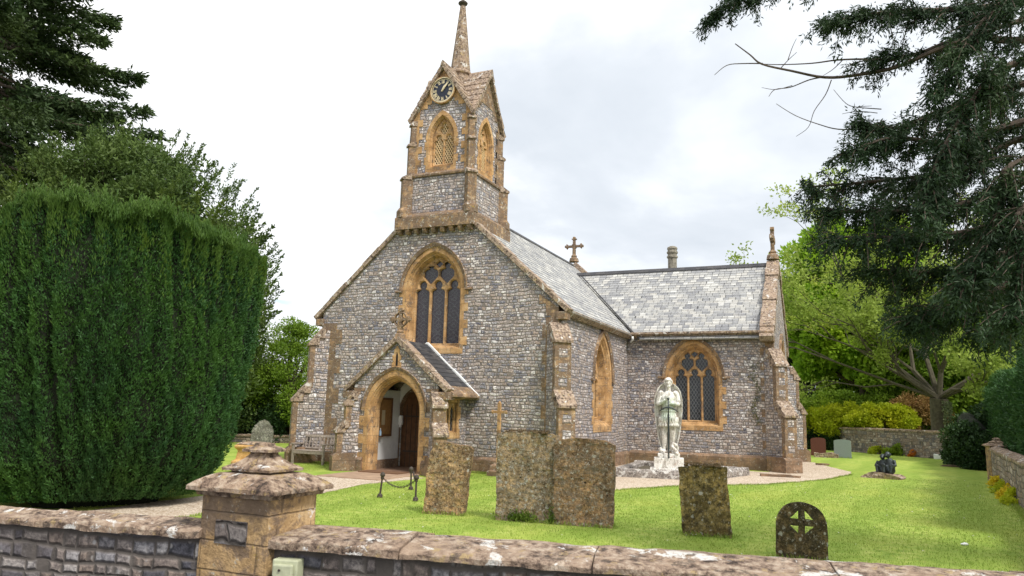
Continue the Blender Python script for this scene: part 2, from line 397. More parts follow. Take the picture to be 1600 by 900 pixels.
# ================================================================== THE CHURCH
CX = -12.1                       # ridge of the nave
church = empty('church', (0, 0, 0), label='grey flint parish church with golden stone dressings, clock tower, porch and slate roofs', cat='church')
XL, XR, YF, YE = CX - 4.35, CX + 4.35, 20.75, 34.2   # nave walls
TX, TY0, TY1 = -2.3, 28.6, 35.6                       # transept south face, west face, east face
TYC = (TY0 + TY1) / 2; SL = .912
def nz(x): return 9.1 - SL * abs(x - CX)              # nave roof height
FW = Fr((0, YF, 0), (1, 0, 0))                         # west front
FS = Fr((XR, 0, 0), (0, 1, 0))                         # nave south wall (faces +x)
FT = Fr((0, TY0, 0), (1, 0, 0))                        # transept west wall
FG = Fr((TX, 0, 0), (0, 1, 0))                         # transept south gable
TRZ, TSL = 8.05, .90
def tz(y): return TRZ - TSL * abs(y - TYC)
# ---- openings
NW = dict(cu=CX, hw=1.05, base=3.78, spring=5.70, apex=7.02)
NS = dict(cu=25.3, hw=.98, base=1.40, spring=3.00, apex=4.60)
TW = dict(cu=-5.2, hw=.96, base=1.50, spring=3.32, apex=4.62)
DOOR = dict(cu=-12.47, hw=.64, base=.02, spring=1.75, apex=2.5)
def grow(o, t): return dict(cu=o['cu'], hw=o['hw'] + t, base=o['base'] - t, spring=o['spring'], apex=o['apex'] + t * 1.15)
# ---- walls
bm = nbm(); gz = 9.05
outer = [(XL, 0), (XR, 0), (XR, nz(XR)), (CX, gz), (XL, nz(XL))]
slab(bm, FW, outer, [arch(**grow(NW, .02)), arch(**grow(DOOR, .02))], 0, -.6)
obj('gable_wall', bm, M['flint'], church)
bm = nbm(); slab(bm, FS, [(YF + .6, 0), (YE, 0), (YE, 4.95), (YF + .6, 4.95)], [arch(**grow(NS, .02))], 0, -.6)
obj('side_wall', bm, M['flint'], church)
bm = nbm(); box(bm, XL, XL + .6, YF + .6, YE, 0, 4.95); obj('side_wall', bm, M['flint'], church)
bm = nbm(); fe = Fr((0, YE + .5, 0), (1, 0, 0)); slab(bm, fe, [(XL, 0), (XR, 0), (XR, nz(XR)), (CX, gz), (XL, nz(XL))], [], .5, 0); obj('gable_wall', bm, M['flint'], church)
bm = nbm(); slab(bm, FT, [(XR + .01, 0), (TX - .5, 0), (TX - .5, 4.95), (XR + .01, 4.95)], [arch(**grow(TW, .02))], 0, -.6)
obj('transept_wall', bm, M['flint'], church)
GW = dict(cu=TYC, hw=1.0, base=1.5, spring=3.6, apex=5.0)
bm = nbm(); slab(bm, FG, [(TY0, 0), (TY1, 0), (TY1, tz(TY1) + .0), (TYC, TRZ), (TY0, tz(TY0))], [arch(**grow(GW, .02))], 0, -.5)
obj('transept_gable', bm, M['flint'], church)
bm = nbm(); box(bm, XR + .01, TX - .5, TY1 - .6, TY1, 0, 4.9); obj('transept_wall', bm, M['flint'], church)
# chancel beyond
bm = nbm(); fr = Fr((0, 41.5, 0), (1, 0, 0)); slab(bm, fr, [(CX - 3.2, 0), (CX + 3.2, 0), (CX + 3.2, 4.2), (CX, 7.1), (CX - 3.2, 4.2)], [], 6.8, 0); obj('chancel_wall', bm, M['flint'], church)
# ---- plinths
def plinth(pts, name='plinth', z=.48, t=.1, par=None):
    """weathered stone base course along an open line of wall corners (outside on the right of travel)"""
    bm = nbm(); n = len(pts); P = [V((x, y, 0)) for x, y in pts]; nr = []
    for i in range(n):
        ds = []
        if i > 0: ds.append((P[i] - P[i - 1]).normalized())
        if i < n - 1: ds.append((P[i + 1] - P[i]).normalized())
        ns = [V((d.y, -d.x, 0)) for d in ds]
        m = sum(ns, V((0, 0, 0)))
        nr.append(m / (m.length ** 2) * (len(ns)) if len(ns) > 1 else m)
    prof = [(t, -.3), (t, z - .09), (0.003, z), (-.05, z), (-.05, -.3)]
    loft(bm, [[P[i] + nr[i] * d + V((0, 0, zz)) for d, zz in prof] for i in range(n)], caps=True)
    return obj(name, bm, M['plinth'], par or church)
plinth([(XL, YE), (XL, YF), (-13.95, YF)])
plinth([(-10.45, YF), (XR, YF), (XR, TY0 - .0)])
plinth([(XR + .1, TY0), (TX, TY0), (TX, TY1), (XR, TY1)], z=.52)
# ---- window builder
def sweep_ring(bm, fr, o, prof, close_base=True):
    loops = []
    for t, d in prof:
        g_ = grow(o, -t); g_['base'] = o['base'] + t * .8
        loops.append([fr.p(u, z, d) for u, z in arch(**g_)])
    loft(bm, loops)
def keyhole(cu, w, z0, zs, cr=.30):
    """a light with a cusped head: straight sides, shoulders, small round eye"""
    h = w / 2; r = w * cr; zc = zs + h * .62 + r * .55
    pts = [(cu + h, z0), (cu + h, zs)]
    pts += [(cu + h * .86, zs + h * .22), (cu + h * .58, zs + h * .34)]
    a0 = -52
    for k in range(9): a = math.radians(a0 + (180 - 2 * a0) * k / 8); pts.append((cu + r * math.cos(a), zc + r * math.sin(a)))
    pts += [(cu - h * .58, zs + h * .34), (cu - h * .86, zs + h * .22), (cu - h, zs), (cu - h, z0)]
    return pts
def shield(cu, w, zb, zs, cr=.28):
    """upper tracery light: pointed below, cusped above"""
    h = w / 2; r = w * cr; zc = zs + h * .62 + r * .5
    pts = [(cu, zb), (cu + h * .6, zb + (zs - zb) * .34), (cu + h, zb + (zs - zb) * .6), (cu + h, zs), (cu + h * .82, zs + h * .25), (cu + h * .5, zs + h * .34)]
    for k in range(9): a = math.radians(-52 + 284 * k / 8); pts.append((cu + r * math.cos(a), zc + r * math.sin(a)))
    pts += [(cu - h * .5, zs + h * .34), (cu - h * .82, zs + h * .25), (cu - h, zs), (cu - h, zb + (zs - zb) * .6), (cu - h * .6, zb + (zs - zb) * .34)]
    return pts
def swell(loop, t):
    """push an outline outwards by t"""
    n = len(loop); out = []
    A = sum(loop[i][0] * loop[(i + 1) % n][1] - loop[(i + 1) % n][0] * loop[i][1] for i in range(n))
    s = 1 if A > 0 else -1
    for i in range(n):
        p0, p, p1 = V(loop[i - 1]), V(loop[i]), V(loop[(i + 1) % n])
        a = (p - p0).normalized(); b = (p1 - p).normalized()
        m = V((a.y + b.y, -a.x - b.x)); l = max(m.length, .9)
        m = m / l / l * 2 if l else m
        out.append((p.x + m.x * t * s, p.y + m.y * t * s))
    return out
def window(fr, o, pane, lights=3, deep=.30, gw=None, hood=True, parent=None, mat='ham', drop=0., surround=True, tooth=(.10, .24), top=.17):
    parent = parent or church
    root = None
    if surround:
        bm = nbm()
        outl = teeth(o['cu'], o['hw'], o['base'] - .16, o['spring'], o['apex'], a=tooth[0], b=tooth[1], top=top)
        slab(bm, fr, outl, [arch(**o)], .014, -.05)
    else: bm = nbm()
    t = o['hw'] - gw
    sweep_ring(bm, fr, o, [(0, .014), (t * .12, .012), (t * .22, -.03), (t * .3, -.035), (t * .45, -.10), (t * .6, -.115), (t * .68, -.17), (t * .9, -deep + .05), (t, -deep)])
    root = obj('window', bm, M[mat], parent)
    cu = o['cu']; zb = o['base'] + t * .8; sp = o['spring']; ap = o['apex'] - t * 1.15
    holes = []
    if lights == 3:
        m = gw * .11; lw = (2 * gw - 2 * m - .06) / 3; p = lw + m
        zl = sp - .02
        for k in (-1, 0, 1): holes.append(keyhole(cu + k * p, lw, zb + .05, zl + drop))
        zu = zl + lw * .98 + drop; H = ap - zu
        zus = zu + H * .33
        for k in (-.5, .5): holes.append(shield(cu + k * p * 1.04, lw * 1.06, zl + lw * .56 + drop, zus, cr=.25))
        zt = ap - H * .10
        holes.append([(cu, zt - H * .36), (cu + lw * .30, zt - H * .17), (cu, zt - H * .02), (cu - lw * .30, zt - H * .17)])
    else:
        m = gw * .2; lw = (2 * gw - m - .06) / 2; p = (lw + m)
        for k in (-.5, .5): holes.append(keyhole(cu + k * p, lw, zb + .05, sp - .05))
        zu = sp + lw * .62
        holes.append(shield(cu, lw * .9, zu + .02, zu + (ap - zu) * .42))
    holes = [h for h in holes]
    bm = nbm(); oo = arch(cu, gw + .015, zb - .01, sp, ap + .02)
    slab(bm, fr, oo, [swell(h, .032) for h in holes], -deep + .05, -deep - .0, holes1=[swell(h, .0) for h in holes])
    slab(bm, fr, oo, holes, -deep - .002, -deep - .07)
    obj('tracery', bm, M[mat], root)
    bm = nbm(); slab(bm, fr, arch(cu, gw, zb, sp, ap), [], -deep - .05, -deep - .065)
    obj('glass', bm, M[pane] if isinstance(pane, str) else pane, root)
    if hood:
        bm = nbm(); outp = []; hwo, hwi = o['hw'] + .20, o['hw'] + .10
        A = arc_side(cu, hwo, sp, o['apex'] + .27, 9); B = arc_side(cu, hwi, sp, o['apex'] + .13, 9)
        full = lambda S: S + [(2 * cu - u, z) for u, z in S[:-1]][::-1]
        A, B = full(A), full(B)
        loft(bm, [[fr.p(*B[i], .0), fr.p(*B[i], .05), fr.p(*A[i], .10), fr.p(*A[i], -.0)] for i in range(len(A))], caps=True)
        for s in (-1, 1):   # label stops
            q = cu + s * (hwo + .05)
            loft(bm, [[fr.p(q - .13, sp - .05, 0), fr.p(q + .13, sp - .05, 0), fr.p(q + .13, sp + .04, 0), fr.p(q - .13, sp + .04, 0)],
                      [fr.p(q - .12, sp - .04, .1), fr.p(q + .12, sp - .04, .1), fr.p(q + .12, sp + .03, .08), fr.p(q - .12, sp + .03, .08)]], caps=True)
        obj('hood_mould', bm, M['ham_old'], root)
    return root
window(FW, NW, 'glass_stained', gw=.86, deep=.34)
window(FT, TW, 'glass_diamond', gw=.76, deep=.30)
window(FS, NS, 'glass_diamond', lights=2, gw=.62, deep=.42)
window(FG, GW, 'glass_diamond', gw=.8, deep=.30)
# ---- roofs with real courses
def roof_side(bm, a0, a1, b0, b1, thick=.012, course=.24, lip=.05):
    """courses of slates from eave line a0-a1 up to ridge line b0-b1"""
    a0, a1, b0, b1 = V(a0), V(a1), V(b0), V(b1)
    n = max(2, round((b0 - a0).length / course)); nrm = (a1 - a0).cross(b0 - a0).normalized()
    if nrm.z < 0: nrm = -nrm
    loops = []
    L = []; R = []
    for i in range(n):
        t0, t1 = i / n, (i + 1) / n
        for t, h in ((t0, thick), (t1, 0)):
            L.append(a0.lerp(b0, t) + nrm * h); R.append(a1.lerp(b1, t) + nrm * h)
    loops = [[a0 - nrm * lip] + L + [b0 - nrm * lip], [a1 - nrm * lip] + R + [b1 - nrm * lip]]
    loft(bm, loops, caps=True)
EO = 4.60  # eave overhang measured from the ridge
bm = nbm(); roof_side(bm, (CX + EO, YF + .25, nz(CX + EO)), (CX + EO, YE + .3, nz(CX + EO)), (CX, YF + .25, 9.1), (CX, YE + .3, 9.1))
rn = obj('roof', bm, M['slate'], church)
bm = nbm(); roof_side(bm, (CX - EO, YF + .25, nz(CX + EO)), (CX - EO, YE + .3, nz(CX + EO)), (CX, YF + .25, 9.1), (CX, YE + .3, 9.1))
obj('roof', bm, M['slate'], church)
bm = nbm(); loft(bm, [[(CX - .16, y, 9.0), (CX - .15, y, 9.03), (CX, y, 9.17), (CX + .15, y, 9.03), (CX + .16, y, 9.0)] for y in (YF + 2.7, YE)], caps=True)
obj('ridge_tiles', bm, M['slate_dark'], rn)
EY = .3
for s in (-1, 1):
    bm = nbm(); ye = TYC + s * (3.5 + EY)
    x_in_e = CX + (9.1 - tz(ye)) / SL; x_in_r = CX + (9.1 - TRZ) / SL
    roof_side(bm, (x_in_e, ye, tz(ye) + .12), (TX - .35, ye, tz(ye) + .12), (x_in_r - .1, TYC, TRZ + .12), (TX - .35, TYC, TRZ + .12))
    rt_o = obj('roof', bm, M['slate'], church)
bm = nbm(); loft(bm, [[(x, TYC - .15, 8.09), (x, TYC - .13, 8.13), (x, TYC, 8.26), (x, TYC + .13, 8.13), (x, TYC + .15, 8.09)] for x in (CX + 1.0, TX - .3)], caps=True)
obj('ridge_tiles', bm, M['slate_dark'], rt_o)
# lead valley between the two roofs
bm = nbm(); ye = TYC - 3.8
pa = V((CX + (9.1 - tz(ye)) / SL, ye, tz(ye) + .14)); pb = V((CX + (9.1 - TRZ) / SL, TYC, TRZ + .14))
tube(bm, [pa, pb], .022, 6); obj('valley', bm, M['slate_dark'], church)
bm = nbm(); fr = Fr((0, 41.6, 0), (1, 0, 0))
slab(bm, fr, [(CX - 3.5, 4.05), (CX, 7.3), (CX + 3.5, 4.05), (CX + 3.5, 4.2), (CX, 7.45), (CX - 3.5, 4.2)], [], 6.9, 0); obj('roof', bm, M['slate'], church)
# ---- eaves: stone cornice and iron gutter
bm = nbm(); ez = nz(CX + EO)
loft(bm, [[(XR - .02, y, ez - .10), (XR + .10, y, ez - .13), (XR + .24, y, ez - .02), (XR + .25, y, ez + .06), (XR + .12, y, ez + .04), (XR - .02, y, ez + .02)] for y in (YF + .3, TY0 - .22)], caps=True)
obj('gutter', bm, M['coping'], church)
bm = nbm()
loft(bm, [[(x, TY0 + .02, 4.85), (x, TY0 - .10, 4.82), (x, TY0 - .26, 4.92), (x, TY0 - .34, 4.94), (x, TY0 - .34, 5.02), (x, TY0 - .1, 5.02)] for x in (XR + .2, TX - .45)], caps=True)
obj('gutter', bm, M['coping'], church)
bm = nbm(); tube(bm, [(XR + .3, TY0 - .38, 4.86), (XR + .3, TY0 - .36, 4.74), (XR + .18, TY0 - .2, 4.66)], .045, 8); obj('rainwater_spout', bm, M['plaster'], church, smooth=True)
# ---- copings
def coping_line(name, pts, w0, w1, axis, t=.11, mat='coping', below=.05, seglen=.8, parent=None, jit=.012):
    """stones laid up a gable; pts are the wall-top points, the strip runs w0..w1 on the other axis"""
    bm = nbm(); r = random.Random(len(pts) + int(w0 * 10))
    for a, b in zip(pts, pts[1:]):
        a, b = V(a), V(b); Ln = (b - a).length; n = max(1, round(Ln / seglen)); d = (b - a).normalized(); up = V((-d.y, d.x)) if d.x > 0 else V((d.y, -d.x))
        if up.y < 0: up = -up
        for i in range(n):
            p = a.lerp(b, i / n) + d * .004; q = a.lerp(b, (i + 1) / n) - d * .004; j = r.uniform(-jit, jit)
            vs = []
            for pt in (p, q):
                for h in (-below, t + j):
                    for w in (w0 - j * .5, w1 + j * .5):
                        c = pt + up * h
                        vs.append(V((c.x, w, c.y)) if axis == 'x' else V((w, c.x, c.y)))
            b_ = [bm.verts.new(v) for v in vs]
            for f in ((0, 1, 3, 2), (4, 6, 7, 5), (0, 4, 5, 1), (2, 3, 7, 6), (0, 2, 6, 4), (1, 5, 7, 3)): bm.faces.new([b_[k] for k in f])
    return obj(name, bm, M[mat], parent or church, bevel=.012)
for s in (-1, 1):
    coping_line('gable_coping', [(CX + s * 4.66, nz(CX + 4.66) + .02), (CX + s * 1.46, nz(CX + 1.46) + .02)], YF - .09, YF + .34, 'x', t=.10)
    coping_line('gable_coping', [(CX + s * 4.66, nz(CX + 4.66) + .02), (CX, 9.12)], YE + .1, YE + .55, 'x', t=.20)
    coping_line('gable_coping', [(TYC + s * 3.95, tz(TYC + 3.95) + .14), (TYC, TRZ + .14)], TX - .44, TX + .06, 'y', t=.20, seglen=.62, jit=.03)
    # kneelers
    bm = nbm(); box(bm, min(CX + s * 4.30, CX + s * 4.62), max(CX + s * 4.30, CX + s * 4.62), YF - .07, YF + .33, 4.62, 4.86); obj('kneeler', bm, M['ham_old'], church, bevel=.02)
    bm = nbm(); yk = TYC + s * 3.65; box(bm, TX - .42, TX + .05, yk - .30, yk + .30, 4.60, 4.98); obj('kneeler', bm, M['ham_old'], church, bevel=.03)
# ---- quoins at the corners
def quoins(fr, u, sgn, z0, z1, a=.24, b=.44, step=.28, d=.012, mat='ham_old', parent=None):
    bm = nbm(); z = z0; k = 0; ou = [(u, z0)]
    side = []
    while z < z1 - .02:
        zz = min(z + step, z1); w = b if k % 2 else a; side += [(u - sgn * w, z), (u - sgn * w, zz)]; z = zz; k += 1
    lp = [(u, z0)] + [(u, z1)] + side[::-1]
    slab(bm, fr, lp, [], d, -.05); return obj('quoins', bm, M[mat], parent or church)
quoins(FW, XR + .012, 1, .48, 4.7, a=.40, b=.52, step=.4); quoins(FW, XL - .012, -1, .48, 4.7, a=.62, b=.86, step=.5)
quoins(FS, YF - .006, -1, .48, 4.6, a=.2, b=.3)
bm = nbm(); slab(bm, FW, [(XR - .05, 4.35), (XR + .016, 4.35), (XR + .016, 4.98), (XR - .62, 5.42), (XR - .62, 5.12), (XR - .40, 5.12), (XR - .40, 4.75), (XR - .22, 4.75), (XR - .22, 4.35)], [], .02, -.05); obj('quoins', bm, M['ham_old'], church)
quoins(FT, TX + .012, 1, .5, 4.8, a=.30, b=.48); quoins(FG, TY0 - .006, -1, .5, 4.8, a=.25, b=.4); quoins(FG, TY1 + .006, 1, .5, 4.8)
# ---- buttresses
def buttress(x, y, ang, w=.50, z2=3.95, z1=2.05, p0=.95, p1=.70, p2=.38, top=4.45, back=.35, panels=True, parent=None, scale=1.):
    d = V((math.cos(ang), math.sin(ang), 0)); s = V((-d.y, d.x, 0)); o = V((x, y, 0)); root = None
    def ex(name, prof, ww, mat, par, mid=0.):
        bm = nbm()
        loft(bm, [[o + d * a + s * (k * ww / 2) + V((0, 0, z)) for a, z in prof] for k in (-1, 1)], caps=True)
        return obj(name, bm, M[mat], par)
    root = ex('buttress', [(-back, 0), (p1, 0), (p1, z1), (p2, z1 + (p1 - p2) * 1.25), (p2, z2), (0.02, top), (-back, top)], w, 'flint', parent or church)
    q_ = .16
    ex('dressings', [(p1 - q_, .3), (p1 + .012, .3), (p1 + .012, z1), (p2 + .012, z1 + (p1 - p2) * 1.25), (p2 + .012, z2), (.0, top + .01), (-.16, top + .01), (p2 - q_, z2 - .05), (p2 - q_, z1 + (p1 - p2) * 1.25 - .1), (p1 - q_, z1 - .05)], w + .024, 'ham_old', root)
    ex('plinth', [(-.1, -.25), (p1 + .12, -.25), (p1 + .12, .43), (p1 + .02, .52), (-.1, .52)], w + .22, 'plinth', root)
    # weathered cap stones, two drips each
    for zc, pa, pb in ((z1, p1, p2), (z2, p2, .02)):
        rise = (pa - pb) * 1.25
        for f0, f1 in ((0, .5), (.5, 1.)):
            a0 = pa + .07 - (pa - pb) * f0; a1 = pa + .02 - (pa - pb) * f1
            za, zb_ = zc + rise * f0, zc + rise * f1
            if zc == z2: za, zb_ = zc + (top - z2) * f0, zc + (top - z2) * f1
            ex('cap_stone', [(a1 - .12, za - .03), (a0, za - .05), (a0 + .005, za + .025), (a1, zb_ + .07), (a1 - .12, zb_ + .03)], w + .10, 'coping', root)
    if panels:
        for (zz, pr) in [(z, p1) for z in (.68, 1.13, 1.58)] + [(z, p2) for z in (2.62, 3.05, 3.48)]:
            if zz > (z1 - .2 if pr == p1 else z2 - .2): continue
            bm = nbm(); hw = w * .27
            loft(bm, [[o + d * (pr + dd) + s * a + V((0, 0, z)) for a, z in ((-hw, zz), (hw, zz), (hw, zz + .24), (-hw, zz + .24))] for dd in (-.02, .018)], caps=True)
            obj('flint_panel', bm, M['flint'], root)
    return root
buttress(XR, YF, math.radians(-45)); buttress(XL, YF, math.radians(-135), p1=.82)
buttress(TX, TY0, math.radians(-45), p1=.75, z1=1.95, z2=3.75, top=4.3); buttress(TX, TY1, math.radians(45), z1=2.1, z2=3.6, top=4.1)
buttress(XL, YE, math.radians(135))
# ---- crosses
def cross_obj(name, x, y, z, s, facing, parent=church, mat='ham_old', wheel=False):
    """floriated gable cross on a moulded foot; facing = direction its face looks"""
    U = V((math.cos(facing + PI / 2), math.sin(facing + PI / 2), 0)); fr = Fr((x, y, z), U)
    bm = nbm()
    def plate(pts, t=.055): slab(bm, fr, [(u * s, zz * s) for u, zz in pts], [], t * s * 1.2, -t * s * 1.2)
    plate([(-.07, .25), (.07, .25), (.055, .95), (-.055, .95)])
    plate([(-.34, .60), (.34, .60), (.34, .70), (-.34, .70)], .052)
    for a in range(4):
        ca, sa = math.cos(a * PI / 2), math.sin(a * PI / 2)
        if a == 3: continue
        P = [(.30, 0), (.32, .10), (.37, .13), (.38, .06), (.46, .05), (.46, -.05), (.38, -.06), (.37, -.13), (.32, -.10)]
        plate([(u * ca - v * sa, .65 + u * sa + v * ca) for u, v in P], .058)
    plate([(.13 * math.cos(k * PI / 4), .65 + .13 * math.sin(k * PI / 4)) for k in range(8)], .065)
    if wheel:
        for k in range(16):
            a, b = k * PI / 8, (k + 1) * PI / 8
            plate([(.25 * math.cos(a), .65 + .25 * math.sin(a)), (.31 * math.cos(a), .65 + .31 * math.sin(a)), (.31 * math.cos(b), .65 + .31 * math.sin(b)), (.25 * math.cos(b), .65 + .25 * math.sin(b))], .05)
    lathe(bm, [(.24 * s, z - .12), (.20 * s, z + .06 * s), (.12 * s, z + .12 * s), (.15 * s, z + .17 * s), (.08 * s, z + .25 * s), (.06 * s, z + .30 * s)], (x, y), 8)
    return obj(name, bm, M[mat], parent, bevel=.01)
cross_obj('gable_cross', CX, YE + .32, 9.42, 1.05, -PI / 2)
cross_obj('gable_cross', TX - .19, TYC, 8.50, 1.15, 0)
# ---- chimney on the far side of the transept
bm = nbm(); lathe(bm, [(.20, 7.2), (.20, 8.95), (.25, 8.98), (.25, 9.05), (.21, 9.08), (.21, 9.16), (.25, 9.19), (.25, 9.26), (.21, 9.29), (.21, 9.37), (.24, 9.39), (.22, 9.47), (.13, 9.52)], (-6.95, 33.4), 12); obj('chimney', bm, plain_mat('sooty_stone', (.22, .20, .16), rough=.9, var=.5, scale=9., bump=.4), church)

# ================================================================== tower
TC = V((CX, 21.98, 0)); tw = empty('tower', (0, 0, 0)); tw.parent = church
TFR = []
for k, (dx, dy, U) in enumerate(((0, -1, (1, 0, 0)), (1, 0, (0, 1, 0)), (0, 1, (-1, 0, 0)), (-1, 0, (0, -1, 0)))):
    TFR.append((V((dx, dy, 0)), U))
def tfr(k, half): n, U = TFR[k]; return Fr(TC + n * half, U)
def sqstack(name, prof, mat, parent=tw, bevel=0.):
    bm = nbm(); lathe(bm, [(h * math.sqrt(2), z) for h, z in prof], (TC.x, TC.y), 4); return obj(name, bm, M[mat], parent, bevel=bevel)
sqstack('base_course', [(1.20, 7.755), (1.47, 7.76), (1.47, 8.16), (1.42, 8.22), (1.30, 8.32), (1.2, 8.32)], 'ham_old')
# corbels under the west edge
for i in range(9):
    u = CX - 1.32 + i * .33
    bm = nbm(); yy = TC.y - 1.47
    loft(bm, [[(u - .07, yy + .4, 7.60), (u - .07, yy + .08, 7.60), (u - .07, yy + .03, 7.68), (u - .07, yy + .02, 7.757), (u - .07, yy + .4, 7.757)], [(u + .07, yy + .4, 7.60), (u + .07, yy + .08, 7.60), (u + .07, yy + .03, 7.68), (u + .07, yy + .02, 7.757), (u + .07, yy + .4, 7.757)]], caps=True)
    obj('corbel', bm, M['ham_old'], tw)
sqstack('lower_stage', [(1.20, 8.2), (1.20, 9.62)], 'flint_tower')
sqstack('string_course', [(1.15, 9.58), (1.26, 9.60), (1.27, 9.66), (1.16, 9.76), (1.1, 9.76)], 'ham_old')
# upper stage: four gabled walls with belfry openings
M['louvre'] = ham_mat('pale_louvre_stone', cols=((.50, .34, .16), (.62, .46, .26), (.70, .55, .35)), age=.05, joints=None, lichen=.1, white=.1)
BW = dict(cu=0., hw=.50, base=9.93, spring=10.90, apex=11.78)
H2 = 1.12; EZ = 11.75; AZ = 13.42
for k in range(4):
    fr = tfr(k, H2); bm = nbm()
    hh_ = H2 if k % 2 == 0 else H2 - .004
    slab(bm, fr, [(-hh_, 9.7), (hh_, 9.7), (hh_, EZ), (0, AZ), (-hh_, EZ)], [arch(**grow(BW, .01))], 0, -.3)
    obj('wall', bm, M['flint_tower'], tw)
    w = window(fr, BW, M['black'], lights=2, gw=.38, deep=.2, hood=False, parent=tw, tooth=(.08, .15), top=.12)  # black pane: darkness behind the lattice put into its colour
    w.name = 'belfry_window'
    # stone lattice louvre
    bm = nbm()
    for sgn in (-1, 1):
        for i in range(-16, 17):
            u0 = i * .095; pts = []
            z0, z1 = 10.02, 11.6
            ua, ub = u0 - sgn * .50, u0 + sgn * .50
            # clip to |u|<.42
            def at(u): return z0 + (u - ua) / (ub - ua) * (z1 - z0)
            lo, hi = max(min(ua, ub), -.37), min(max(ua, ub), .37)
            if hi - lo < .03: continue
            p, q = (lo, at(lo)), (hi, at(hi))
            dn = .019
            slab(bm, fr, [(p[0] - dn, p[1]), (p[0] + dn, p[1]), (q[0] + dn, q[1]), (q[0] - dn, q[1])], [], -.205 - .004 * (sgn + 1), -.235)
    obj('louvre', bm, M['louvre'], w)
    # dressed stone: gable field and quoins
    bm = nbm()
    slab(bm, fr, [(-.93, 12.05), (-.60, 12.05), (-.60, 12.20), (-.44, 12.20), (-.44, 12.34), (.44, 12.34), (.44, 12.20), (.60, 12.20), (.60, 12.05), (.93, 12.05), (0, 13.40)], [], .016, -.05)
    for s in (-1, 1):
        zz = 9.76; kk = 0; sd = []
        while zz < 11.9:
            wv = .36 if kk % 2 else .22; sd += [(s * (H2 - wv), zz), (s * (H2 - wv), min(zz + .24, 12.0))]; zz += .24; kk += 1
        slab(bm, fr, [(s * (H2 + .014), 9.76), (s * (H2 + .014), 11.72), (s * .86, 12.08)] + sd[::-1], [], .015, -.04)
    obj('dressings', bm, M['ham'] if k == 0 else M['ham_old'], tw)
# corner pilasters
for k in range(4):
    a = math.radians(-45 + 90 * k); d = V((math.cos(a), math.sin(a), 0)); s = V((-d.y, d.x, 0))
    for nm, r0, z0, z1, p, wd, zc in (('pier', 1.20, 8.3, 9.55, .20, .30, .14), ('pier', H2, 9.72, 10.75, .15, .22, .10), ('pier', H2, 10.8, 11.5, .09, .2, .1)):
        c = TC + d * (r0 * math.sqrt(2))
        bm = nbm(); loft(bm, [[c + d * q + s * (m * wd / 2) + V((0, 0, z)) for q, z in ((-.3, z0), (p, z0), (p, z1), (-.0, z1 + zc + .06), (-.3, z1 + zc + .06))] for m in (-1, 1)], caps=True)
        pr = obj(nm, bm, M['ham_old'], tw)
        bm = nbm(); loft(bm, [[c + d * q + s * (m * (wd / 2 + .03)) + V((0, 0, z)) for q, z in ((-.1, z1 - .02), (p + .05, z1 - .03), (p + .05, z1 + .03), (-.02, z1 + zc + .05), (-.1, z1 + zc + .05))] for m in (-1, 1)], caps=True)
        obj('cap_stone', bm, M['coping'], pr)
    if True:
        c = TC + d * (1.20 * math.sqrt(2)); bm = nbm(); lathe(bm, [(.26, 8.18), (.26, 8.42), (.17, 8.55)], (c.x + d.x * .08, c.y + d.y * .08), 6); obj('pier_foot', bm, M['ham_old'], tw, bevel=.02)
# cross-gabled roof in stepped stone courses
def croof(k):
    """the two slopes behind gable k, stepped stone slabs"""
    n, U = TFR[k]; U = V(U); bm = nbm(); O = H2 + .13
    N = 7
    for s in (-1, 1):
        for i in range(N):
            t0, t1 = i / N, (i + 1) / N
            u0, u1 = O * (1 - t0), O * (1 - t1) ; z0, z1 = 11.66 + (AZ + .16 - 11.66) * t0, 11.66 + (AZ + .16 - 11.66) * t1
            th = .07
            sec = [(u0 + .03, z0 - .03), (u0 + .045, z0 + .02), (u1, z1 + .035), (u1 - .05, z1 - .05), (u0 - .05, z0 - .09)]
            def row(dd, lim): return [TC + n * (dd if not lim else min(dd, 9)) + U * (s * u) + V((0, 0, z)) for u, z in sec]
            inner = [TC + n * (abs(u) - .02) + U * (s * u) + V((0, 0, z)) for u, z in sec]
            j = random.uniform(-.015, .02)
            loft(bm, [row(O + .02 + j, False), inner], caps=True)
    o = obj('roof', bm, M['coping'], tw, bevel=.008)
    bm = nbm(); loft(bm, [[TC + n * dd + U * u + V((0, 0, z)) for u, z in ((-.09, AZ + .06), (-.05, AZ + .2), (0, AZ + .27), (.05, AZ + .2), (.09, AZ + .06))] for dd in (0, O + .04)], caps=True)
    obj('ridge_stone', bm, M['coping'], o)
for k in range(4): croof(k)
# octagonal spirelet
bm = nbm(); lathe(bm, [(.40, 13.0), (.37, 13.62), (.43, 13.66), (.43, 13.72), (.36, 13.82), (.355, 13.86), (.10, 16.36), (.08, 16.36)], (TC.x, TC.y), 8)
sp = obj('spire', bm, M['ham_cap'], tw)
bm = nbm(); lathe(bm, [(.08, 16.34), (.10, 16.38), (.17, 16.44), (.18, 16.48), (.12, 16.54), (.06, 16.56), (.05, 16.6)], (TC.x, TC.y), 10); tube(bm, [(TC.x, TC.y, 16.55), (TC.x, TC.y, 17.1)], .014, 5)
obj('finial', bm, M['iron'], sp, smooth=False)
# lightning conductor on the north edge
bm = nbm(); tube(bm, [(TC.x - 1.24, TC.y - 1.0, 11.7), (TC.x - 1.32, TC.y - 1.0, 11.2), (TC.x - 1.34, TC.y - 1.02, 10.6), (TC.x - 1.26, TC.y - 1.0, 10.1), (TC.x - 1.18, TC.y - 1.0, 9.7)], .012, 5); obj('conductor_cable', bm, M['slate'], tw)
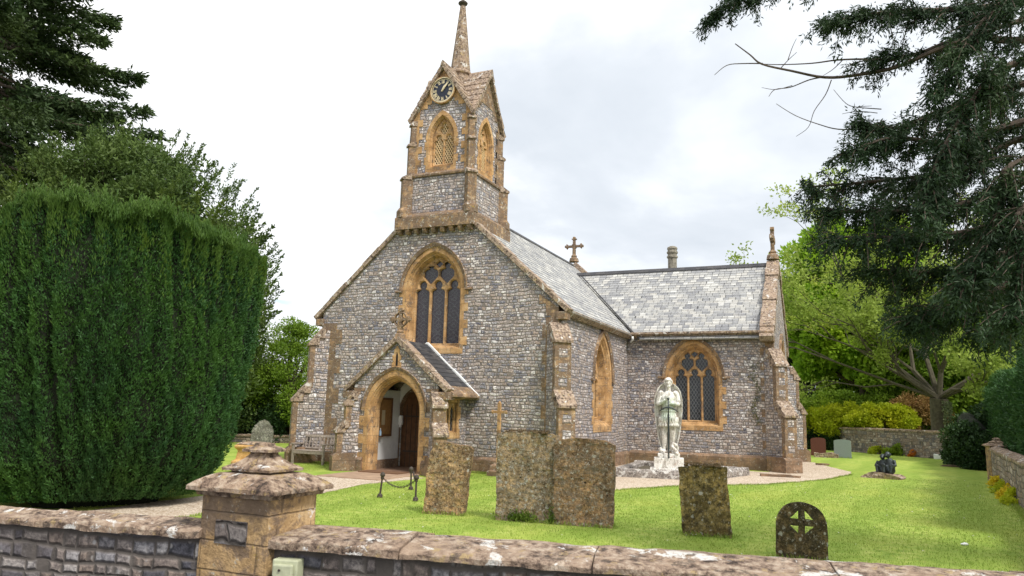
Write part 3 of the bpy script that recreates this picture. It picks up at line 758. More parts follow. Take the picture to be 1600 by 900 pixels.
# clock
ck = empty('clock', (0, 0, 0)); ck.parent = church
fk = Fr((CX, TC.y - H2 - .02, 12.62), (1, 0, 0)); CR = .47
def disc(bm, fr, r, d0, d1, n=40, r1=None): slab(bm, fr, [(r * math.cos(2 * PI * i / n), r * math.sin(2 * PI * i / n)) for i in range(n)], [], d0, d1)
def ringp(bm, fr, r0, r1, d0, d1, n=40): slab(bm, fr, [(r1 * math.cos(2 * PI * i / n), r1 * math.sin(2 * PI * i / n)) for i in range(n)], [[(r0 * math.cos(2 * PI * i / n), r0 * math.sin(2 * PI * i / n)) for i in range(n)]], d0, d1)
bm = nbm(); disc(bm, fk, CR - .02, .05, 0); obj('clock_face', bm, M['navy'], ck)
bm = nbm(); ringp(bm, fk, CR - .045, CR + .02, .085, -.01); obj('clock_rim', bm, M['ham'], ck, bevel=.006)
bm = nbm(); ringp(bm, fk, CR - .085, CR - .065, .056, .04); ringp(bm, fk, CR - .045, CR - .02, .088, .07)
rom = ['XII', 'I', 'II', 'III', 'IIII', 'V', 'VI', 'VII', 'VIII', 'IX', 'X', 'XI']
def stroke(bm, a, b, w, ang, R0):
    """stroke in the numeral's own frame (x right, y up), turned to stand on the chapter ring"""
    d = V((b[0] - a[0], b[1] - a[1])).normalized() * w / 2; nrm = V((-d.y, d.x))
    q = [(a[0] + nrm.x, a[1] + nrm.y), (a[0] - nrm.x, a[1] - nrm.y), (b[0] - nrm.x, b[1] - nrm.y), (b[0] + nrm.x, b[1] + nrm.y)]
    out = []
    for x, y in q:
        y += R0; out.append((x * math.cos(ang) + y * math.sin(ang), -x * math.sin(ang) + y * math.cos(ang)))
    slab(bm, fk, out, [], .058, .045)
for h, r_ in enumerate(rom):
    W_ = {'I': .030, 'V': .060, 'X': .060}; tot = sum(W_[c] for c in r_); x = -tot / 2; ang = 2 * PI * h / 12
    for c in r_:
        w = W_[c]; m = x + w / 2; hh = .062
        if c == 'I': stroke(bm, (m, -hh), (m, hh), .021, ang, .305)
        elif c == 'V': stroke(bm, (m - .02, hh), (m, -hh), .021, ang, .305); stroke(bm, (m + .02, hh), (m, -hh), .013, ang, .305)
        else: stroke(bm, (m - .02, hh), (m + .02, -hh), .021, ang, .305); stroke(bm, (m + .02, hh), (m - .02, -hh), .013, ang, .305)
        x += w
obj('numerals', bm, M['gold'], ck, weld=False)
for nm, ang, ln, w, d in (('hour_hand', 33.5, .24, .05, .075), ('minute_hand', 42, .36, .026, .09)):
    a = math.radians(ang); bm = nbm(); P = [(-w * .5, -.06), (w * .5, -.06), (w, ln * .55), (w * .25, ln), (-w * .25, ln), (-w, ln * .55)]
    slab(bm, fk, [(x * math.cos(a) + y * math.sin(a), -x * math.sin(a) + y * math.cos(a)) for x, y in P], [], d, d - .01); obj(nm, bm, M['gold'], ck)
# ================================================================== porch
PX, PY0, PW = -12.2, 18.95, 1.46
porch = empty('porch', (0, 0, 0)); porch.parent = church
FP = Fr((0, PY0, 0), (1, 0, 0)); PD = dict(cu=PX, hw=.92, base=0., spring=1.78, apex=2.86)
PSL = .86; PAZ = 3.86
def pz(x): return PAZ - PSL * abs(x - PX)
bm = nbm(); ar = arch(PD['cu'], PD['hw'] + .01, -.02, PD['spring'], PD['apex'])
prof_o = [(PX - PW, 0)] + ar[::-1][0:0] + [(PX - PW, 0)]
# front wall: one outline that runs round the doorway
outl = [(PX + PW, 0), (PX + PW, pz(PX + PW)), (PX, PAZ), (PX - PW, pz(PX + PW)), (PX - PW, 0)] + [(ar[-1][0], 0)] + ar[1:-1][::-1] + [(ar[0][0], 0)]
slab(bm, FP, outl, [], 0, -.35)
obj('front_wall', bm, M['flint'], porch)
PS = Fr((PX + PW, 0, 0), (0, 1, 0)); PSW = [(19.45, 1.18), (20.22, 1.18), (20.22, 2.12), (19.45, 2.12)]
bm = nbm(); slab(bm, PS, [(PY0 + .35, 0), (YF, 0), (YF, 2.4), (PY0 + .35, 2.4)], [PSW], 0, -.3); obj('side_wall', bm, M['flint'], porch)
bm = nbm(); box(bm, PX - PW, PX - PW + .3, PY0 + .35, YF, 0, 2.4); obj('side_wall', bm, M['flint'], porch)
# plastered inside
bm = nbm(); xi = PX - PW + .51
box(bm, xi - .19, xi + .02, PY0 + .352, YF - .035, .30, 2.42); obj('plaster', bm, M['plaster'], porch)
bm = nbm(); box(bm, xi - .19, xi + .06, PY0 + .352, YF - .035, 0, .30); obj('bench_base', bm, M['plinth'], porch)
bm = nbm(); xr = PX + PW - .3; box(bm, xr - .02, xr, PY0 + .352, 19.42, .0, 2.42); obj('plaster', bm, M['plaster'], porch)
bm = nbm(); slab(bm, Fr((0, YF, 0), (1, 0, 0)), [(xi, 0), (PX + PW - .3, 0), (PX + PW - .3, 2.5), (PX, 3.6), (xi, 2.5)], [arch(**grow(DOOR, .10)), ] if False else [], .02, .004)
bm.free()
pl = [(DOOR['cu'] + DOOR['hw'] + .06, 0)] + [(xr, 0), (xr, 2.5), (PX, 3.5), (xi, 2.5), (xi, 0)] + [(DOOR['cu'] - DOOR['hw'] - .06, 0)] + [p for p in arch(DOOR['cu'], DOOR['hw'] + .06, 0.01, DOOR['spring'], DOOR['apex'] + .08)][1:-1][::-1]
bm = nbm(); slab(bm, FW, pl, [], .03, .004); obj('plaster', bm, M['plaster'], porch)
# oak ceiling boards
for s in (-1, 1):
    bm = nbm(); loft(bm, [[(PX, y, PAZ - .12), (PX + s * 1.3, y, pz(PX + 1.3) - .12), (PX + s * 1.3, y, pz(PX + 1.3) - .09), (PX, y, PAZ - .09)] for y in (PY0 + .36, YF - .03)], caps=True)
    obj('ceiling', bm, M['wood_dark'], porch)
# doorway dressings
bm = nbm(); t_ = teeth(PX, .92, 0, 1.78, 2.86, a=.13, b=.32, step=.27, top=.14)
inner = arch(PX, .92, 0, 1.78, 2.86)
lp = t_[:] ; lp = [(t_[0][0], 0)] + t_[1:-1] + [(t_[-1][0], 0)] + [(inner[-1][0], 0)] + inner[1:-1][::-1] + [(inner[0][0], 0)]
slab(bm, FP, lp, [], .016, -.03)
prof = [(0, .016), (.03, .012), (.05, -.02), (.07, -.02), (.09, -.07), (.115, -.09), (.13, -.14), (.15, -.15), (.15, -.40)]
loft(bm, [[FP.p(u, z, d) for u, z in arch(PX, .92 - t, 0, 1.78, 2.86 - t * 1.15)] for t, d in prof], closed=False)
arch_o = obj('doorway', bm, M['ham'], porch)
bm = nbm(); A = arc_side(PX, 1.12, 1.78, 3.10); B = arc_side(PX, 1.04, 1.78, 3.0); fu = lambda S: S + [(2 * PX - u, z) for u, z in S[:-1]][::-1]; A, B = fu(A), fu(B)
loft(bm, [[FP.p(*B[i], 0), FP.p(*B[i], .04), FP.p(*A[i], .08), FP.p(*A[i], 0)] for i in range(len(A))], caps=True); obj('hood_mould', bm, M['ham_old'], arch_o)
# inner door, standing open against a dark nave
fd = FW
bm = nbm(); slab(bm, fd, arch(DOOR['cu'], DOOR['hw'] - .0, .02, DOOR['spring'], DOOR['apex'] - .02), [], -.10, -.16)
dr = obj('door', bm, M['wood_dark'], porch)
bm = nbm()
for i in range(1, 7):
    u = DOOR['cu'] - DOOR['hw'] + i * .177; box(bm, u - .008, u + .008, YF + .085, YF + .10, .05, 2.0)
for z in (.5, 1.6): box(bm, DOOR['cu'] - .55, DOOR['cu'] + .45, YF + .082, YF + .10, z, z + .05)
obj('strap_hinges', bm, M['iron'], dr)
bm = nbm(); sweep_ring(bm, FW, dict(cu=DOOR['cu'], hw=DOOR['hw'] + .06, base=-.02, spring=1.75, apex=2.58), [(0, .04), (.05, .03), (.07, -.1)]); obj('door_frame', bm, M['ham_old'], dr)
# niche in the gable
bm = nbm(); slab(bm, FP, [(PX - .09, 3.02), (PX + .09, 3.02), (PX + .16, 3.08), (PX + .16, 3.2), (PX + .1, 3.25), (PX + .15, 3.32), (PX + .15, 3.42), (PX + .09, 3.47), (PX + .09, 3.6), (PX, 3.72), (PX - .09, 3.6), (PX - .09, 3.47), (PX - .15, 3.42), (PX - .15, 3.32), (PX - .1, 3.25), (PX - .16, 3.2), (PX - .16, 3.08)],
     [arch(PX, .05, 3.1, 3.42, 3.54, 5)], .02, -.03); slab(bm, FP, arch(PX, .055, 3.09, 3.42, 3.55, 5), [], -.004 + .006, -.02)
nc = obj('niche', bm, M['ham'], porch)
bm = nbm(); slab(bm, FP, arch(PX, .032, 3.12, 3.40, 3.5, 5), [], .006, -.01); obj('niche_recess', bm, M['black'], nc)  # flat black plate, the niche's inner shade painted as colour
# kneelers, quoins, plinth, small diagonal buttresses
for s in (-1, 1):
    q = quoins(FP, PX + s * (PW + .01), s, .4, 2.45, a=.24, b=.40, mat='ham_old', parent=porch)
    b_ = buttress(PX + s * PW, PY0, math.radians(-90 + s * 45), w=.36, z1=1.15, z2=1.95, p1=.46, p2=.24, top=2.3, back=.2, panels=False, parent=porch)
    plinth([(PX - PW, YF), (PX - PW, PY0), (PX - 1.02, PY0)] if s < 0 else [(PX + 1.02, PY0), (PX + PW, PY0), (PX + PW, YF)], z=.42, par=porch)
    coping_line('gable_coping', [(PX + s * 1.78, pz(PX + 1.78) + .05), (PX, PAZ + .05)], PY0 - .10, PY0 + .30, 'x', t=.10, seglen=.7, parent=porch)
    bm = nbm(); box(bm, min(PX + s * 1.5, PX + s * 1.84), max(PX + s * 1.5, PX + s * 1.84), PY0 - .08, PY0 + .32, 2.14, 2.36); obj('kneeler', bm, M['ham_old'], porch, bevel=.02)
    bm = nbm(); xe = PX + s * 1.86
    roof_side(bm, (xe, PY0 + .28, pz(PX + 1.86) + .04), (xe, YF + .0, pz(PX + 1.86) + .04), (PX, PY0 + .28, PAZ + .06), (PX, YF + .0, PAZ + .06), thick=.01, course=.2)
    pr = obj('roof', bm, M['slate_dark'], porch)
    bm = nbm(); loft(bm, [[(PX + s * 1.5, y, 2.34), (PX + s * 1.52, y, 2.20), (PX + s * 1.80, y, 2.19), (PX + s * 1.92, y, 2.25), (PX + s * 1.90, y, 2.33), (PX + s * 1.62, y, 2.56)] for y in (PY0 + .1, YF - .01)], caps=True)
    obj('eaves_stone', bm, M['ham_old'], pr)
    coping_line('flashing', [(PX + s * 1.92, pz(PX + 1.92) + .09), (PX, PAZ + .11)], YF - .08, YF - .003, 'x', t=.02, below=.04, mat='plaster', parent=pr, seglen=.6)
cross_obj('gable_cross', PX, PY0 + .1, 4.02, .78, -PI / 2, parent=porch, wheel=True)
# side window of the porch: two little lancets in a square frame
bm = nbm(); fo = [(19.33, 1.02), (20.34, 1.02), (20.34, 1.30), (20.26, 1.30), (20.26, 1.6), (20.36, 1.6), (20.36, 1.95), (20.26, 1.95), (20.26, 2.26), (19.40, 2.26), (19.40, 1.95), (19.30, 1.95), (19.30, 1.6), (19.40, 1.6), (19.40, 1.30), (19.33, 1.30)]
h1 = [(19.50, 1.20), (20.16, 1.20), (20.16, 2.08), (19.50, 2.08)]
slab(bm, PS, fo, [h1], .015, -.04)
lan = [arch(c, .12, 1.24, 1.80, 2.0, 5) for c in (19.67, 19.99)]
slab(bm, PS, [(19.44, 1.17), (20.23, 1.17), (20.23, 2.13), (19.44, 2.13)], lan, -.08, -.16)
box(bm, PX + PW + .0, PX + PW + .08, 19.42, 20.28, 2.18, 2.26)
sw = obj('window', bm, M['ham'], porch)
bm = nbm(); slab(bm, PS, [(19.45, 1.19), (20.22, 1.19), (20.22, 2.1), (19.45, 2.1)], [], -.13, -.14); obj('glass', bm, M['glass_diamond'], sw)

# ================================================================== things at the porch
nb_ = empty('notice_board', (xi + .02, 19.83, 1.0), label='brown framed notice board hanging on the white wall inside the porch', cat='notice board')
bm = nbm()
for d_ in ((0, .05, -.46, .40, 0, .06), (0, .05, -.46, .40, 1.12, 1.18), (0, .05, -.46, -.40, .06, 1.12), (0, .05, .34, .40, .06, 1.12)): box(bm, *d_)
obj('frame', bm, M['wood_dark'], nb_)
bm = nbm(); box(bm, 0, .02, -.40, .34, .06, 1.12); obj('board', bm, plain_mat('cork', (.30, .16, .06), var=.3), nb_)
bm = nbm(); box(bm, .02, .026, -.15, .02, .35, .8); obj('paper', bm, plain_mat('faded_notice', (.50, .42, .28), var=.1, bump=0), nb_)
hd = empty('hand_sanitiser', (xi + .14, YF - .14, 1.34), label='white hand gel dispenser on its thin stand beside the church door in the porch', cat='dispenser')
boxo('casing', (-.07, .07, -.05, .05, 0, .30), M['plaster'], hd, bevel=.02)
boxo('nozzle', (-.03, .03, -.06, .03, -.07, 0.), M['plaster'], hd, bevel=.01)
bm = nbm(); tube(bm, [(0, .03, -1.27), (0, .03, .02)], .018, 6); obj('stand', bm, M['slate'], hd)
bo = empty('gel_bottle', (xi + .10, 19.55, 1.02), label='small clear blue bottle standing on the sill of the notice board in the porch', cat='bottle')
boxo('shelf', (-.11, .05, -.1, .1, -.03, 0), M['wood_dark'], bo)
bm = nbm(); lathe(bm, [(.035, 0), (.038, .02), (.038, .13), (.02, .17), (.015, .2)], (0, 0), 10); obj('bottle_body', bm, plain_mat('blue_plastic', (.35, .50, .65), rough=.3, bump=0), bo, smooth=True)
bm = nbm(); lathe(bm, [(.018, .2), (.018, .235)], (0, 0), 8); obj('pump', bm, M['plaster'], bo)
mt = boxo('doormat', (-12.95, -11.6, 18.35, 18.93, .03, .055), plain_mat('coir', (.16, .085, .045), rough=1, var=.3, scale=30, bump=.6)); tag(mt, 'brown coir mat lying on the slab in front of the porch doorway', 'doormat')

# bench: left of the porch against the west wall
bench = empty('garden_bench', (-15.95, 20.05, 0), label='weathered grey slatted wooden bench against the flint wall left of the porch', cat='bench')
BWd = 1.22
for x in (-BWd / 2, BWd / 2):
    bm = nbm(); box(bm, x - .035, x + .035, -.28, -.21, 0, .62); obj('leg', bm, M['wood_grey'], bench, bevel=.008)
    bm = nbm(); tube(bm, [(x, .20, 0), (x, .20, .42), (x, .30, .92)], .036, 4); obj('leg', bm, M['wood_grey'], bench)
    bm = nbm(); box(bm, x - .04, x + .04, -.33, .24, .62, .665); obj('armrest', bm, M['wood_grey'], bench, bevel=.008)
bm = nbm()
for i in range(5): box(bm, -BWd / 2, BWd / 2, -.27 + i * .10, -.19 + i * .10, .42, .445)
box(bm, -BWd / 2, BWd / 2, -.27, -.24, .33, .41); obj('seat', bm, M['wood_grey'], bench, bevel=.004)
bm = nbm(); mt_ = Matrix.Translation((0, .21, .46)) @ Matrix.Rotation(math.radians(-12), 4, 'X')
box(bm, -BWd / 2, BWd / 2, -.02, .02, .40, .48, mtx=mt_); box(bm, -BWd / 2, BWd / 2, -.02, .02, .02, .07, mtx=mt_)
for i in range(8): x = -BWd / 2 + .11 + i * (BWd - .22) / 7; box(bm, x - .025, x + .025, -.012, .012, .07, .40, mtx=mt_)
obj('backrest', bm, M['wood_grey'], bench, bevel=.004)

# chain and posts
pg = 'low iron posts of the chain beside the porch path'
def iron_post(x, y, tilt, label):
    r = empty('chain_post', (x, y, 0), label=label, cat='post', group=pg); r.rotation_euler = (tilt[0], tilt[1], 0)
    bm = nbm(); lathe(bm, [(.055, -.02), (.06, .02), (.05, .07), (.022, .09), (.02, .38), (.035, .40), (.035, .43)], (0, 0), 8); obj('shaft', bm, M['iron'], r)
    bm = nbm(); lathe(bm, [(.015, .42), (.05, .45), (.055, .48), (.045, .51), (.015, .535)], (0, 0), 8); obj('knob', bm, M['iron'], r)
    return r
iron_post(-9.10, 13.74, (0, .10), 'leaning short iron post at the left end of the chain'); iron_post(-8.17, 13.66, (0, 0), 'upright short iron post at the right end of the chain'); 
iron_post(-9.35, 15.4, (.05, 0), 'short iron post farther back, half hidden by the upright post beside the leftmost gravestone')
def chain(a, b, sag, label):
    bm = nbm(); a, b = V(a), V(b); n = int((b - a).length * 1.15 / .045)
    pts = [a.lerp(b, i / n) - V((0, 0, sag * 4 * (i / n) * (1 - i / n))) for i in range(n + 1)]
    for i in range(n):
        p, q = pts[i], pts[i + 1]; d = (q - p).normalized(); s = V((0, 0, 1)).cross(d).normalized() if i % 2 else d.cross(V((0, 0, 1)).cross(d)).normalized()
        c = (p + q) / 2
        tube(bm, [c + d * (.03 * math.cos(t)) + s * (.017 * math.sin(t)) for t in [k * PI / 3 for k in range(7)]], .0065, 4, cap=False)
    return tag(obj('chain', bm, M['iron']), label, 'chain')
chain((-9.05, 13.74, .42), (-8.19, 13.66, .42), .17, 'sagging iron chain hung between the leaning post and the upright post')
chain((-8.17, 13.70, .42), (-9.30, 15.4, .42), .10, 'chain running back from the upright post behind the leftmost gravestone')

# ================================================================== gravestones
def stone_slab(name, outline, thick, mat, loc, rz, lean, label, group=None, holes=(), rough=.02, cat='gravestone', cuts=3, back=0., seed=0.):
    """outline in (u, z); grown to a slab, subdivided and worn"""
    fr = Fr((0, 0, 0), (1, 0, 0)); bm = nbm(); slab(bm, fr, outline, holes, thick / 2, -thick / 2)
    bmesh.ops.remove_doubles(bm, verts=bm.verts, dist=1e-5)
    for _ in range(cuts):
        es = [e for e in bm.edges if e.calc_length() > .07]
        if not es: break
        bmesh.ops.subdivide_edges(bm, edges=es, cuts=1)
        bmesh.ops.triangulate(bm, faces=bm.faces)
    roughen(bm, rough, 5., seed); roughen(bm, rough * .6, 17., seed + 9)
    o = obj(name, bm, mat, smooth=False, weld=False); o.location = loc; o.rotation_euler = (lean[0], lean[1], rz)
    return tag(o, label, cat, group)
def grave_mat(name, a, b_, c, d, wl=.3, mossy=.3, ocre=.3):
    """worn slab: two stone tones, grey crust c, white-grey lichen d"""
    b = NB(name); n = b.noise(3.6, 7., .78); f = b.noise(17., 7., .85)
    col = b.ramp(n, [(.36, a), (.62, b_)])
    col = b.mix(.9, col, b.ramp(f, [(.38, (.22, .2, .18)), (.49, (.95, .95, .95)), (.60, (1.9, 1.85, 1.75))]), 'MULTIPLY')
    pz = b.sep(b.pos)
    col = b.mix(.8, col, b.ramp(b.noise(1.9, 4., .7), [(.38, (.5, .47, .45)), (.5, (1, 1, 1)), (.62, (1.5, 1.4, 1.25))]), 'MULTIPLY')
    n2 = b.noise(9., 8., .85, vec=b.comb(pz[1], pz[2], pz[0])); col = b.mix(b.mth('MULTIPLY', b.step(n2, .50, .56), .85), col, c)
    vv = b.vor(7.5, vec=b.mix(.12, b.pos, b.noise(9., 3., col=True))); n3 = b.noise(16., 7., .85, vec=b.comb(pz[2], pz[0], pz[1]))
    col = b.mix(b.mth('MULTIPLY', b.step(n3, .62 - wl * .16, .65 - wl * .16), .9), col, d)
    for sc_, th_, cc_, am_ in ((9., .24, (.60, .59, .54), .74), (15., .20, (.58, .56, .50), .55), (6., .20, (.44, .34, .14), .88)):   # lichen rosettes, each with a broken rim
        vn = b.n('ShaderNodeTexVoronoi'); b.put(vn.inputs['Vector'], b.mix(.06, b.pos, b.noise(14., 3., col=True))); vn.inputs['Scale'].default_value = sc_; rn_ = b.sep(vn.outputs['Color'])[0]
        col = b.mix(b.mth('MULTIPLY', b.mth('MULTIPLY', b.step(vn.outputs['Distance'], th_, th_ - .05), b.step(f, .40, .50)), b.mth('MULTIPLY', b.mth('GREATER_THAN', rn_, am_), .8)), col, cc_)
    pit = b.vor(13., vec=b.mix(.1, b.pos, b.noise(6., 3., col=True))); col = b.mix(b.mth('MULTIPLY', b.step(pit, .16, .10), b.step(b.noise(2.2, 3.), .48, .56)), col, (.02, .015, .01))
    col = b.mix(b.mth('MULTIPLY', b.mth('MULTIPLY', b.step(vv, .25, .2), b.step(n, .5, .6)), ocre), col, (.48, .33, .10))
    col = b.mix(b.mth('MULTIPLY', b.step(b.noise(2., 5., .7, vec=b.comb(pz[1], pz[0], pz[2])), .56, .68), mossy), col, (.06, .062, .022))
    h = b.mth('ADD', f, b.mth('MULTIPLY', n2, 1.2))
    return b.finish(col, rough=.95, bump=h, bstr=1., bdist=.05, spec=.15)
GM = [grave_mat('rust_brown_headstone', (.22, .145, .085), (.50, .34, .19), (.12, .085, .06), (.55, .45, .32), wl=.45),
      grave_mat('silver_lichened_headstone', (.20, .15, .095), (.38, .28, .175), (.26, .22, .17), (.60, .58, .53), wl=.42, mossy=.3),
      grave_mat('dark_brown_headstone', (.17, .115, .07), (.36, .235, .135), (.22, .18, .14), (.50, .46, .39), wl=.4),
      grave_mat('olive_headstone', (.15, .115, .045), (.34, .26, .11), (.08, .062, .035), (.45, .41, .30), wl=.35, mossy=.4),
      grave_mat('black_mossy_headstone', (.06, .05, .032), (.19, .14, .075), (.055, .046, .032), (.50, .46, .39), wl=.3, mossy=.4)]
def ragged(w, h, top, n=16, seed=1, bw=None):
    r = random.Random(seed); bw = bw or w
    pts = [(-bw / 2, -.15), (bw / 2, -.15)]
    for i in range(1, 6): t = i / 6; pts.append((bw / 2 + (w - bw) / 2 * t + r.uniform(-.008, .008), h * t * .93))
    for i in range(n + 1):
        t = i / n; pts.append((w / 2 - w * t, h * top(t) + r.uniform(-.012, .012)))
    for i in range(5, 0, -1): t = i / 6; pts.append((-bw / 2 - (w - bw) / 2 * t + r.uniform(-.008, .008), h * t * .93))
    return pts
gg = 'old leaning gravestones on the front lawn'
shoulder = lambda t: .93 + .07 * min(1, min(t, 1 - t) / .10) ** .5
stone_slab('gravestone', ragged(.80, 1.27, lambda t: .90 + .10 * min(1, min(t + .05, 1 - t) / .13) ** .6 - .05 * (t > .93), seed=2, bw=.78), .15, GM[0], (-6.76, 12.32, 0), math.radians(10), (0, math.radians(5.5)), 'leftmost large gravestone, rust brown and pitted, leaning to the right, nearest the chain', group=gg, seed=1.)
stone_slab('gravestone', ragged(1.10, 1.52, lambda t: .985 + .015 * math.sin(t * PI), seed=3, bw=1.04), .16, GM[1], (-5.17, 12.38, 0), math.radians(12), (0, math.radians(1.0)), 'tallest gravestone, flat topped, silvery with lichen, a ridge of dry moss along its top', group=gg, seed=4.)
stone_slab('gravestone', ragged(1.06, 1.45, lambda t: .93 + .07 * math.sin(t * PI) ** .45, seed=5, bw=1.0), .15, GM[2], (-4.14, 12.45, 0), math.radians(8), (math.radians(-1), math.radians(.5)), 'wide dark brown gravestone with curved top, touching the tallest silvery one', group=gg, seed=7.)
stone_slab('gravestone', ragged(.76, 1.10, lambda t: .97 + .03 * math.sin(t * PI), seed=6, bw=.76), .13, GM[3], (-2.10, 12.55, 0), math.radians(8), (math.radians(-2), math.radians(-3.0)), 'olive brown gravestone leaning left with a mossy top, in front of the statue', group=gg, seed=9.)
# pierced round-headed stone
fanh = []
for k in range(4):
    a = PI / 4 + k * PI / 2; cx_, cz_ = .0 + .10 * math.cos(a), .50 + .10 * math.sin(a)
    h_ = [(cx_ - .045 * math.cos(a) * .9, cz_ - .045 * math.sin(a) * .9)]
    for s in (-1, 1): q = a + s * .52; h_.append((0 + .165 * math.cos(q), .50 + .165 * math.sin(q)))
    fanh.append(h_)
rt5 = [(-.33, -.2), (.33, -.2), (.33, .1), (.325, .46)] + [(.325 * math.cos(a), .46 + .31 * math.sin(a)) for a in [PI * k / 16 for k in range(1, 16)]] + [(-.325, .46), (-.33, .1)]
stone_slab('gravestone', rt5, .10, GM[4], (-.62, 11.2, 0), math.radians(4), (0, math.radians(1)), 'small dark round-headed gravestone pierced by four petal shaped holes', holes=fanh, group=gg, rough=.012, seed=12.)
# moss ridge on the tallest, weeds at foot
def tufts(name, cx_, cy, cz, sx, sy, sz, n, L, W, mat, parent=None, up=.8):
    P = np.column_stack([rng.normal(cx_, sx, n), rng.normal(cy, sy, n), cz + np.abs(rng.normal(0, sz, n))])
    D = unit(rng.normal(size=(n, 3)) * .6 + np.array([0, 0, up])); return cards(name, P, D, rng.uniform(.6, 1.3, n) * L, W, mat, parent)
M['moss'] = leaf_mat('dry_moss', (.08, .05, .025), (.15, .10, .045), scale=6, trans=.05)
M['weed'] = leaf_mat('weed_leaves', (.05, .10, .015), (.16, .24, .04), scale=5)
MSS = plain_mat('moss_cushion', (.10, .07, .035), rough=1, var=.6, scale=22., bump=.8)
for cx_, w_, zt, cy, name_, n_ in ((-5.15, .40, 1.515, 12.38, 0, 900), (-2.14, .30, 1.095, 12.55, 1, 450)):
    bm = nbm(); rr_ = random.Random(3)
    for k in range(int(w_ * 60)): blob(bm, (cx_ + rr_.uniform(-w_, w_), cy + rr_.uniform(-.05, .05), zt + rr_.uniform(-.01, .012)), (rr_.uniform(.03, .06), rr_.uniform(.03, .05), rr_.uniform(.015, .03)), seg=8, rings=6)
    roughen(bm, .012, 20.); mo_ = obj('moss', bm, MSS, weld=False)
    P = np.column_stack([rng.uniform(cx_ - w_, cx_ + w_, n_), rng.normal(cy, .05, n_), zt + rng.uniform(-.01, .04, n_)])
    cards('moss_fronds', P, unit(rng.normal(size=(n_, 3)) + np.array([0, 0, .3])), .03, .014, M['moss'], mo_); tag(mo_, ['crust of dry brown moss along the top of the tallest gravestone', 'dark moss along the top of the olive brown gravestone'][name_], 'moss')
    continue
    tag(cards('moss', P, unit(rng.normal(size=(n_, 3)) + np.array([0, 0, .3])), .035, .02, M['moss']), ['crust of dry brown moss along the top of the tallest gravestone', 'dark moss along the top of the olive brown gravestone'][name_], 'moss')
tag(tufts('weeds', -5.25, 12.26, .02, .16, .03, .06, 500, .07, .025, M['weed']), 'low green weeds growing at the foot of the tallest gravestone', 'weeds')
tag(tufts('weeds', -4.66, 12.36, .0, .03, .05, .09, 160, .12, .02, M['weed']), 'grass tuft in the gap between the two tallest gravestones', 'weeds')
# distant stones
gsmooth = plain_mat('grey_granite', (.22, .26, .25), rough=.6, var=.1, scale=30.)
def arched(w, h, rise, n=12): return [(-w / 2, -.1), (w / 2, -.1), (w / 2, h - rise)] + [(w / 2 * math.cos(PI * k / n), h - rise + rise * math.sin(PI * k / n)) for k in range(1, n)] + [(-w / 2, h - rise)]
stone_slab('gravestone', arched(.78, .90, .09), .12, gsmooth, (-.20, 41.0, 0), math.radians(-6), (0, 0), 'smooth grey granite headstone on the lawn beyond the church corner', rough=.0, cuts=1)
stone_slab('gravestone', arched(.72, .92, .10), .12, plain_mat('red_granite', (.14, .045, .035), rough=.5, var=.2, scale=30.), (-1.35, 42.2, 0), math.radians(-4), (0, 0), 'dark red granite headstone partly hidden by the church corner', rough=.0, cuts=1)
stone_slab('kerb_stones', [(-.5, 0), (.6, 0), (.6, .16), (.3, .25), (-.2, .18), (-.5, .22)], .5, M['ham_cap'], (-1.0, 40.8, 0), 0, (0, 0), 'low rubble of pale stones at the foot of the red headstone', cat='stones')
orn = [(-.42, -.1), (.42, -.1), (.42, .80), (.40, .90), (.33, .93), (.36, 1.00), (.27, 1.05), (.24, 1.12), (.15, 1.20), (0, 1.26), (-.15, 1.20), (-.24, 1.12), (-.27, 1.05), (-.36, 1.0), (-.33, .93), (-.40, .90), (-.42, .80)]
stone_slab('gravestone', orn, .14, grave_mat('grey_ornate_headstone', (.22, .215, .195), (.34, .33, .30), (.20, .20, .16), (.5, .5, .46), wl=.2), (-21.75, 24.0, 0), math.radians(38), (0, math.radians(4)), 'grey shaped headstone with scrolled shoulders, far left beyond the yew', rough=.01)
# thin stone cross rising behind the tallest gravestone
cr = empty('stone_cross', (-9.35, 20.2, 0), label='thin golden stone cross standing before the flint wall, behind the tallest gravestone', cat='cross')
bm = nbm(); box(bm, -.05, .05, -.04, .04, .3, 2.10); box(bm, -.22, .22, -.035, .035, 1.80, 1.88)
for x, z in ((-.22, 1.84), (.22, 1.84), (0, 2.1)): lathe(bm, [(.02, z - .06), (.055, z), (.02, z + .06)], (x, 0), 6)
obj('shaft', bm, M['ham'], cr, bevel=.01)
bm = nbm(); lathe(bm, [(.34, 0), (.34, .14), (.26, .16), (.24, .30), (.12, .36)], (0, 0), 4); obj('foot', bm, M['plinth'], cr)
# pedestal tomb behind the gate pier
pt = empty('pedestal_tomb', (-17.3, 18.8, 0), rz=.5, label='squat lichened golden pedestal tomb beside the yew, behind the gate pier', cat='tomb')
bm = nbm(); lathe(bm, [(.66, 0), (.66, .1), (.54, .14), (.48, .42), (.56, .48), (.60, .51), (.60, .58), (.50, .62)], (0, 0), 4, sq=.3); obj('pedestal', bm, ham_mat('orange_lichened_stone', age=.2, joints=None, lichen=.3, white=.35, bump=.6), pt, bevel=.03)
bm = nbm(); lathe(bm, [(.58, .62), (.46, .66), (.3, .69)], (0, 0), 4, sq=.3); obj('cap', bm, M['ham_cap'], pt, bevel=.02)
# ================================================================== organic helper
def remeshed(name, bm, mat, parent=None, voxel=.014, smooth=2):
    o = obj(name, bm, mat, parent, smooth=True, recalc=True, weld=False)
    md = o.modifiers.new('r', 'REMESH'); md.mode = 'VOXEL'; md.voxel_size = voxel; md.use_smooth_shade = True
    if smooth: ms = o.modifiers.new('s', 'SMOOTH'); ms.factor = .5; ms.iterations = smooth
    return o
